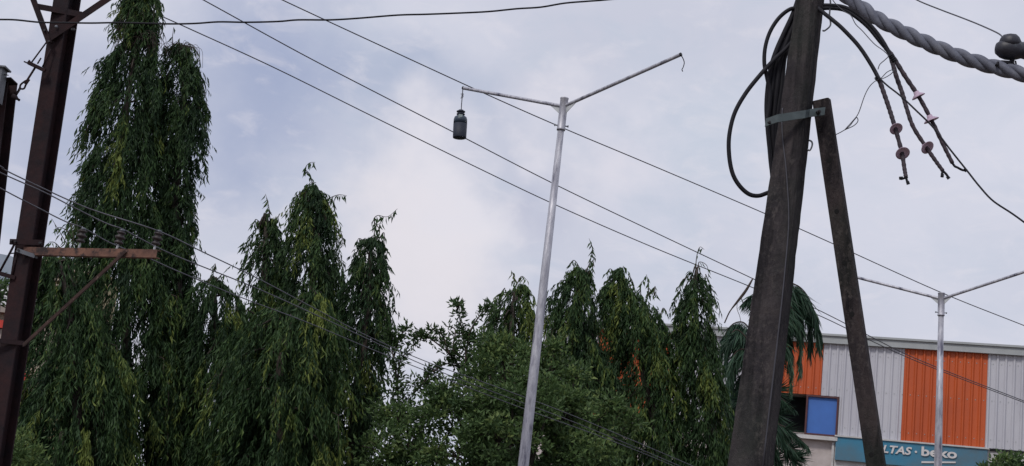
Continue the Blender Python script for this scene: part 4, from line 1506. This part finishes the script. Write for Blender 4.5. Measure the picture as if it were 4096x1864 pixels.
cable('thin dark wire running from the cable tails down to the right edge', zp([(852, 372), (868, 404), (910, 445), (980, 500), (1060, 575), (1150, 664), (1235, 775), (1325, 888), (1390, 970), (1460, 1045), (1560, 1112), (1640, 1170), (1800, 1290), (2050, 1480), (2400, 1700)], 6.25, 5.5), 0.0042, M['cable'], 'wire', 'wire')
cable('thin looping tie wire between the cable tails and the brace', zp([(640, 702), (665, 690), (690, 676), (735, 655), (757, 632), (752, 612), (738, 625), (715, 655), (690, 675), (730, 630), (760, 590), (790, 505), (815, 455), (845, 424), (875, 410), (910, 375), (945, 362), (930, 385), (890, 408), (862, 412)], 6.35, 6.2), 0.0022, M['thin'], 'tie_wire', 'wire', n=5, seg=6)
cable('thin loose wire dropping from the pole top to the crossing cable tails', zp([(620, -10), (640, 18), (680, 55), (720, 80), (745, 125), (780, 160), (820, 205), (850, 235), (888, 262), (915, 290), (900, 310), (872, 335), (862, 360)], 6.45, 6.25), 0.0024, M['thin'], 'tie_wire', 'wire', n=5, seg=6)
# bindings where the tails cross
for lab, pts_ in (('black binding on the left cable tail below its crossing wire', [(856, 400), (860, 408), (866, 416)]), ('black binding where the middle and right cable tails part', [(930, 288), (936, 298), (944, 312), (950, 322)])):
    k = MB()
    q = zp(pts_, 6.31)
    k.tube(spline(q, 5), [0.0135 + 0.0025 * math.sin(i * 1.7) for i in range(5 * (len(q) - 1) + 1)], 10)
    tag(k.build('cable_tie', M['cable'], None, origin=k.v[0].copy()), lab, 'cable tie')

# loops and bundle to the left of the pole
cable('large black cable loop hanging left of the concrete pole',
      zp([(520, -60), (480, 60), (440, 175), (390, 245), (320, 312), (240, 400), (170, 490), (115, 590), (88, 700), (86, 800), (102, 895), (135, 960), (185, 1008), (235, 1020), (285, 1005), (330, 985)], 6.55, 6.6), 0.0112, M['cable'], 'cable_loop', 'cable', 'black cables bundled beside the concrete pole', n=10, seg=10)
cable('smaller black cable bow at the upper left of the concrete pole',
      zp([(520, 20), (450, 40), (400, 50), (345, 95), (300, 165), (275, 245), (270, 330), (285, 410), (300, 480), (295, 560), (285, 640), (295, 760), (310, 900), (340, 1000)], 6.55, 6.62), 0.0105, M['cable'], 'cable_loop', 'cable', 'black cables bundled beside the concrete pole', n=10, seg=10)
for i, (dx, lb) in enumerate(((0, 'outermost'), (22, 'second'), (44, 'third'), (66, 'innermost'))):
    cable('%s of the four straight black cables strapped along the left flank of the concrete pole' % lb,
          zp([(470 + dx * 0.4, -80), (425 + dx * 0.6, 60), (375 + dx * 0.7, 170), (335 + dx * 0.8, 260), (306 + dx, 350 - i * 12), (290 + dx * 1.05, 450), (283 + dx * 0.9, 560), (290 + dx * 0.55, 680), (302 + dx * 0.4, 800), (318 + dx * 0.3, 960), (330 + dx * 0.3, 1080)], 6.56 + 0.012 * (i % 2), 6.66), 0.0135, M['cable'],
          'cable', 'cable', 'black cables bundled beside the concrete pole', n=8, seg=10)

# thick twisted bundle
tw = spline(zp([(560, -130, 5.6), (640, -62, 5.6), (735, 8, 5.55), (850, 92, 5.5), (960, 150, 5.45), (1100, 216, 5.4), (1250, 280, 5.35), (1400, 330, 5.3), (1520, 362, 5.25), (1640, 392, 5.2), (1900, 450, 5.1), (2500, 520, 4.7), (3600, 480, 4.2), (5200, 200, 3.8)], 5.6), 12)
cum = [0.0]
for a, b in zip(tw, tw[1:]):
    cum.append(cum[-1] + (b - a).length)
twr = thing('twisted_cable', tw[0], 'thick grey bundle of twisted conductors sweeping to the upper right corner', 'cable')
for j in range(3):
    pts = []
    Ltot = cum[-1]
    ns = int(Ltot / 0.012)
    x = None
    for i in range(ns + 1):
        s_ = Ltot * i / ns
        q = next(a for a in range(len(cum)) if cum[a] >= s_ - 1e-9)
        a = max(q - 1, 0)
        f = (s_ - cum[a]) / max(cum[q] - cum[a], 1e-9) if q > a else 0
        p = tw[a].lerp(tw[q], f)
        t = (tw[min(q + 1, len(tw) - 1)] - tw[max(a - 1, 0)]).normalized()
        if x is None:
            x, _ = frame(t)
        x = (x - t * x.dot(t)).normalized()
        y = t.cross(x)
        an = 2 * math.pi * s_ / 0.235 + j * 2 * math.pi / 3
        pts.append(p + (x * math.cos(an) + y * math.sin(an)) * 0.0162)
    k = MB()
    k.tube(pts, 0.0168, 12)
    k.build('strand', M['twist'], twr)
# dark insulator hanging on the thin service wire, above the bundle
idp = 5.25
ic = P(4068, 190, idp)
ins = thing('cable_insulator', ic, 'dark rounded insulator tied above the twisted cable in the upper right corner', 'insulator')
k = MB()
ax_ = (P(4140, 182, idp) - P(4000, 172, idp)).normalized()
k.lathe(P(4000, 195, idp), (P(4140, 205, idp) - P(4000, 195, idp)).normalized(), [(0.004, -0.020), (0.024, -0.014), (0.037, 0.004), (0.044, 0.026), (0.045, 0.048), (0.040, 0.072), (0.034, 0.090), (0.038, 0.11), (0.03, 0.14)], 24)
k.build('body', M['dark_insul'], ins)
k = MB()
k.lathe(P(4040, 195, idp), UP, [(0.042, 0.01), (0.044, 0.03), (0.037, 0.046), (0.026, 0.058), (0.008, 0.062)], 24)
k.build('cap', M['dark_insul'], ins)
k = MB()
k.tube([P(4128, 203, idp), P(4200, 215, idp), P(4700, 300, 4.9), P(5600, 380, 4.4)], 0.006, 6)
k.tube(spline([P(4052, 225, idp), P(4050, 240, idp), P(4040, 252, idp), P(4000, 250, idp), P(3985, 262, idp - 0.02)], 5), [0.006 + 0.0045 * math.sin(math.pi * i / 20) for i in range(21)], 8)
k.tube(spline([P(4052, 238, idp), P(4056, 256, idp - 0.03), P(4064, 258, idp - 0.03), P(4062, 245, idp)], 4), 0.0035, 6)
k.build('tie', M['cable'], ins)
cable('thin service wire coming down to the corner insulator', [P(3600, -40, 6.2), P(3672, 2, 6.1), P(3760, 38, 6.0), P(3850, 72, 5.8), P(3920, 100, 5.6), P(3990, 132, 5.35), P(4012, 150, 5.25)], 0.0032, M['thin'], 'service_wire', 'wire')

# ------------------------------------------------------------------ the rusty steel poles at the left
SD = 10.4
q0, q1 = P(-16, 1864, SD), P(269, 0, SD)
qa = (q1 - q0).normalized()
sf = q0 - qa * (q0.z / qa.z)
st_ = q0 + qa * ((7.6 - q0.z) / qa.z)
spole = thing('steel_pole', sf, 'rusty H section steel power pole with a lower cross arm', 'power pole')
wS, dS, tS = 0.150, 0.15, 0.012
Hp = [(-wS / 2, -dS / 2), (wS / 2, -dS / 2), (wS / 2, -dS / 2 + tS), (tS / 2, -dS / 2 + tS), (tS / 2, dS / 2 - tS), (wS / 2, dS / 2 - tS), (wS / 2, dS / 2), (-wS / 2, dS / 2), (-wS / 2, dS / 2 - tS), (-tS / 2, dS / 2 - tS), (-tS / 2, -dS / 2 + tS), (-wS / 2, -dS / 2 + tS)]
k = MB()
k.prism(Hp, sf - qa * 0.4, st_, Vector((math.cos(R(-20)), math.sin(R(-20)), 0)))
k.build('shaft', M['rust'], spole)


def sp(x, y, d=SD):
    return P(x, y, d)


def angle_bar(mb, a, b, w_, t=0.008, side=Vector((0, 1, 0))):
    """L section bar: a flat of width w facing the camera and a leg going back"""
    d = (b - a).normalized()
    s1 = d.cross(side).normalized()
    mb.beam(a, b, w_, t, side=s1)
    s2 = s1.cross(d).normalized()
    mb.beam(a + s1 * (w_ / 2 - t / 2) - s2 * w_ / 2 * (1 if s2.y < 0 else -1), b + s1 * (w_ / 2 - t / 2) - s2 * w_ / 2 * (1 if s2.y < 0 else -1), t * 0.96, w_ * 0.98, side=s1)
    return mb


f_ = SD - 0.11
k = MB(); angle_bar(k, sp(110, -60, f_ - 0.02), sp(196, 172, f_ - 0.02), 0.040); k.build('bracket_strut', M['rust'], spole)
k = MB(); angle_bar(k, sp(190, 158, f_), sp(560, -92, f_), 0.052); k.build('bracket_strut', M['rust'], spole)
k = MB(); angle_bar(k, sp(140, 24, f_ + 0.02), sp(326, 58, f_ + 0.02), 0.047); k.build('bracket_tie', M['rust'], spole)
for (x, y) in ((196, 166), (179, 122), (290, 118), (296, 118)):
    k = MB()
    k.lathe(sp(x, y, f_ - 0.03), Vector((0, -1, 0)), [(0.010, -0.012), (0.010, 0.012)], 6, False)
    k.build('bolt', M['bolt'], spole)
k = MB()
k.lathe(sp(226, 108, f_ - 0.01), Vector((0, -1, 0.2)), [(0.006, -0.01), (0.015, 0.0), (0.012, 0.012), (0.004, 0.016)], 12)
k.build('end_cap', M['galv_dark'], spole)
# lower cross arm
ca0, ca1 = sp(92, 1003, SD - 0.10), sp(626, 1014, 9.85)
k = MB()
cdv = (ca1 - ca0).normalized()
hh, ww, tt = 0.062, 0.05, 0.006
prof = [(-hh / 2, 0), (hh / 2, 0), (hh / 2, ww), (hh / 2 - tt, ww), (hh / 2 - tt, tt), (-hh / 2 + tt, tt), (-hh / 2 + tt, ww), (-hh / 2, ww)]
upx = Vector((0, 0, 1))
sy_ = cdv.cross(upx)
if sy_.y < 0:
    prof = [(x, -y) for x, y in prof]
k.prism(prof, ca0, ca1, upx)
k.build('cross_arm', M['rust_light'], spole)
k = MB()
angle_bar(k, sp(502, 1004, 9.93), sp(90, 1382, SD - 0.11), 0.021, 0.006)
k.build('arm_stay', M['rust_mid'], spole)
k = MB()
k.beam(sp(-40, 1360, SD - 0.105), sp(95, 1373, SD - 0.105), 0.02, 0.034, side=Vector((0, 1, 0)))
k.build('clamp_band', M['rust'], spole)
k = MB()
k.beam(sp(40, 967, SD - 0.115), sp(168, 971, SD - 0.115), 0.02, 0.042, side=Vector((0, 1, 0)))
k.build('clamp_band', M['rust'], spole)
k = MB()
k.beam(sp(68, 1000, SD - 0.135), sp(140, 1025, SD - 0.135), 0.012, 0.03, side=Vector((0, 1, 0)))
k.build('clamp_band', M['galv_dark'], spole)
for (x, y) in ((46, 963), (62, 966), (160, 972), (75, 1001), (147, 1031)):
    k = MB()
    k.lathe(sp(x, y, SD - 0.14), Vector((0, -1, 0)), [(0.009, -0.01), (0.009, 0.012)], 6, False)
    k.build('bolt', M['bolt'], spole)
# little frame on the left of the pole
k = MB()
k.tube([sp(58, 976, SD - 0.06), sp(38, 1015, SD - 0.06), sp(-8, 1100, SD - 0.06)], 0.009, 6)
k.tube([sp(70, 1008, SD - 0.06), sp(48, 1106, SD - 0.06)], 0.009, 6)
k.tube([sp(38, 1014, SD - 0.06), sp(66, 1012, SD - 0.06)], 0.005, 6)
k.beam(sp(-40, 1082, SD - 0.06), sp(62, 1112, SD - 0.06), 0.03, 0.03)
k.build('side_bracket', M['rust'], spole)


def pin_insulator(x, y, xt, yt, d):
    a, b = sp(x, y, d), sp(xt, yt, d)
    ax = (b - a).normalized()
    Hh = (b - a).length
    k = MB()
    k.tube([a - ax * 0.03, a + ax * Hh * 0.4], [0.011, 0.007], 8)
    body = k.build('insulator', M['galv_pale'], spole)
    ORIG[body.name] = ORIG[spole.name]
    g_ = MB()
    g_.lathe(a, ax, [(0.012, Hh * 0.25), (0.030, Hh * 0.27), (0.034, Hh * 0.36), (0.020, Hh * 0.42), (0.020, Hh * 0.50), (0.036, Hh * 0.53), (0.040, Hh * 0.62), (0.024, Hh * 0.68), (0.022, Hh * 0.76), (0.034, Hh * 0.80), (0.034, Hh * 0.86), (0.018, Hh * 0.9)], 18)
    g_.build('glazed_sheds', M['glaze'], body)
    g_ = MB()
    g_.lathe(a, ax, [(0.018, Hh * 0.9), (0.020, Hh * 0.92), (0.020, Hh * 1.0), (0.010, Hh * 1.02)], 12)
    g_.build('cap', M['galv_dark'], body)


pin_insulator(316, 990, 334, 912, 10.18)
pin_insulator(467, 996, 490, 918, 10.0)
pin_insulator(616, 1000, 638, 922, 9.88)

# strain link between the two steel poles
k1 = thing('strain_link', sp(64, 384), 'strain rods with a yoke bar between the rusty pole and its neighbour', 'strain link')
k = MB()
k.tube([sp(188, 166, f_), sp(126, 250, SD - 0.12)], 0.0065, 8)
k.tube([sp(204, 196, f_), sp(170, 268, SD - 0.12)], 0.0065, 8)
k.build('twin_rod', M['rust'], k1)
k = MB()
k.beam(sp(112, 250, SD - 0.13), sp(181, 283, SD - 0.13), 0.03, 0.026)
k.tube([sp(96, 246, SD - 0.13), sp(118, 256, SD - 0.13)], 0.006, 6)
k.tube([sp(150, 255, SD - 0.14), sp(164, 232, SD - 0.14)], 0.006, 6)
k.tube([sp(116, 240, SD - 0.14), sp(124, 250, SD - 0.14)], 0.005, 6)
k.build('yoke_bar', M['rust'], k1)
k = MB()
k.tube([sp(142, 268, SD - 0.12), sp(108, 322, SD - 0.12), sp(100, 336, SD - 0.12)], 0.009, 8)
k.build('lower_rod', M['rust'], k1)
k = MB()
k.tube(spline([sp(118, 318, SD - 0.13), sp(104, 338, SD - 0.12), sp(96, 354, SD - 0.12), sp(82, 354, SD - 0.12), sp(82, 340, SD - 0.12), sp(98, 326, SD - 0.12), sp(106, 322, SD - 0.12)], 5), 0.0075, 8)
k.build('shackle', M['rust'], k1)
k = MB()
k.tube([sp(84, 352, SD - 0.12), sp(62, 386, SD - 0.10)], 0.006, 6)
k.tube([sp(78, 350, SD - 0.12), sp(60, 384, SD - 0.10)], 0.005, 6)
k.lathe(sp(58, 388, SD - 0.10), Vector((1, 0, -0.5)), [(0.02, -0.02), (0.022, 0.01), (0.010, 0.03), (0.010, 0.05)], 8)
k.build('eye_bolt', M['rust'], k1)

p0, p1 = P(-100, 1364, SD + 0.05), P(17, 322, SD + 0.05)
pa = (p1 - p0).normalized()
f2 = p0 - pa * (p0.z / pa.z)
sp2 = thing('steel_pole', f2, 'second rusty steel pole at the left edge, cut off by the picture', 'power pole')
k = MB()
k.prism(Hp, f2 - pa * 0.4, p1, Vector((math.cos(R(-10)), math.sin(R(-10)), 0)))
k.build('shaft', M['rust'], sp2)
k = MB()
k.beam(sp(17, 324, SD - 0.02), sp(17, 330, SD - 0.02), 0.16, 0.16, side=Vector((1, 0, 0)))
k.build('top_plate', M['rust'], sp2)
bxr = thing('metal_box', sp(-20, 405, SD - 0.15), 'grey sheet metal box on top of the second steel pole', 'box')
k = MB()
k.beam(sp(-36, 410, SD - 0.15), sp(-14, 276, SD - 0.15), 0.14, 0.11, side=Vector((1, 0, 0)), ch=0.004)
k.build('casing', M['galv_dark'], bxr)
k = MB()
k.beam(sp(-14, 276, SD - 0.15), sp(-13, 270, SD - 0.15), 0.185, 0.14, side=Vector((1, 0, 0)))
k.build('lid', M['galv_dark'], bxr)
k = MB()
k.tube([sp(18, 299, SD - 0.15), sp(34, 301, SD - 0.15)], 0.004, 6)
k.build('latch', M['rust'], bxr)

# ------------------------------------------------------------------ line wires
G3 = 'wires on the lower cross arm'
cable('upper of the three cross arm wires, on the outer insulator', [P(-200, 560, 9.0), P(0, 664, 9.4), P(20, 680, 9.45), P(180, 757, 9.6), P(318, 819, 9.7), P(408, 852, 9.75), P(638, 926, 9.88), P(820, 1012, 11), P(1024, 1110, 12), P(1240, 1224, 13.5), P(1470, 1344, 15), P(1720, 1452, 16), P(2020, 1560, 17), P(2305, 1668, 17.8), P(2738, 1850, 18.6), P(3100, 2010, 19)], 0.0050, M['wire'], 'line_wire', 'wire', G3, n=6, seg=6)
cable('middle of the three cross arm wires, on the central insulator', [P(-200, 590, 9.2), P(0, 690, 9.6), P(175, 768, 9.75), P(300, 832, 9.85), P(422, 892, 9.95), P(490, 916, 10.0), P(553, 950, 10.2), P(700, 1022, 10.8), P(1024, 1152, 12), P(1260, 1258, 13.5), P(1484, 1362, 15), P(1700, 1462, 16), P(2000, 1578, 17), P(2300, 1690, 17.8), P(2700, 1856, 18.6), P(3050, 2010, 19)], 0.0050, M['wire'], 'line_wire', 'wire', G3, n=6, seg=6)
cable('lowest of the three cross arm wires, on the insulator nearest the pole', [P(-200, 640, 9.6), P(0, 752, 9.9), P(150, 830, 10.05), P(262, 886, 10.12), P(334, 912, 10.18), P(424, 963, 10.4), P(500, 996, 10.7), P(602, 1036, 11), P(700, 1080, 11.3), P(950, 1184, 12.4), P(1230, 1290, 13.8), P(1504, 1404, 15), P(1741, 1498, 16), P(2060, 1622, 17), P(2418, 1752, 18), P(2700, 1866, 18.6), P(3050, 2020, 19)], 0.0050, M['wire'], 'line_wire', 'wire', G3, n=6, seg=6)
G4 = 'long bare wires crossing the sky'


def longw(pts, d0, d1, **kw):
    xs = [p[0] for p in pts]
    return [P(x, y, d0 + (d1 - d0) * (x - xs[0]) / (xs[-1] - xs[0])) for x, y in pts]


cable('uppermost long wire across the sky, passing above the hanging jar', longw([(700, -205), (1130, 0), (1500, 172), (1930, 370), (2252, 512), (2600, 658), (3050, 850), (3330, 974), (3760, 1168), (4096, 1302), (4600, 1500)], 23.5, 36), 0.0115, M['thin'], 'line_wire', 'wire', G4, n=6, seg=6)
cable('long wire across the sky that passes behind the hanging jar', longw([(500, -170), (814, 0), (1200, 212), (1500, 368), (1805, 524), (2215, 735), (2600, 920), (3010, 1114), (3290, 1248), (3480, 1345), (3620, 1415), (3800, 1490), (4096, 1604), (4600, 1800)], 23.5, 39), 0.0115, M['thin'], 'line_wire', 'wire', G4, n=6, seg=6)
cable('lowest long wire across the sky, passing under the hanging jar', longw([(300, -95), (600, 44), (760, 116), (1100, 272), (1500, 470), (1900, 666), (2215, 816), (2600, 984), (3010, 1150), (3290, 1268), (3470, 1356), (3620, 1425), (3800, 1498), (4096, 1610), (4600, 1800)], 24.2, 39), 0.0115, M['thin'], 'line_wire', 'wire', G4, n=6, seg=6)
cable('thick black wavy cable along the top of the picture', [P(x * 1.59, y * 1.59, 9.2) for x, y in [(-200, 40), (-60, 48), (0, 49), (40, 50), (100, 56), (160, 57), (230, 58), (300, 57), (420, 60), (490, 59), (550, 55), (620, 56), (700, 54), (750, 50), (830, 50), (900, 46), (1000, 38), (1070, 36), (1150, 33), (1230, 29), (1300, 22), (1360, 18), (1420, 8), (1480, 3), (1530, -1), (1700, -18), (1900, -44)]], 0.0068, M['cable'], 'overhead_cable', 'cable', n=5, seg=8)
# dangling dry strip on the wires left of the concrete pole
k = MB()
k.tube(spline([P(3012, 1113, 32.9), P(2985, 1160, 32.9), P(2955, 1200, 32.9), P(2920, 1245, 32.9), P(2898, 1292, 32.9)], 5), [0.018 + 0.022 * math.sin(math.pi * min(1, i / 14)) * (1 if i < 14 else 0) for i in range(21)], 6)
k.tube(spline([P(2950, 1203, 32.9), P(2948, 1235, 32.9), P(2958, 1262, 32.9), P(2964, 1290, 32.9)], 4), 0.007, 5)
k.tube(spline([P(2966, 1195, 32.9), P(2972, 1215, 32.9), P(2970, 1237, 32.9)], 4), 0.013, 5)
tag(k.build('dry_frond', M['twig'], None, origin=P(3012, 1113, 32.9)), 'dry brown strip caught on the wires left of the concrete pole', 'dry frond')
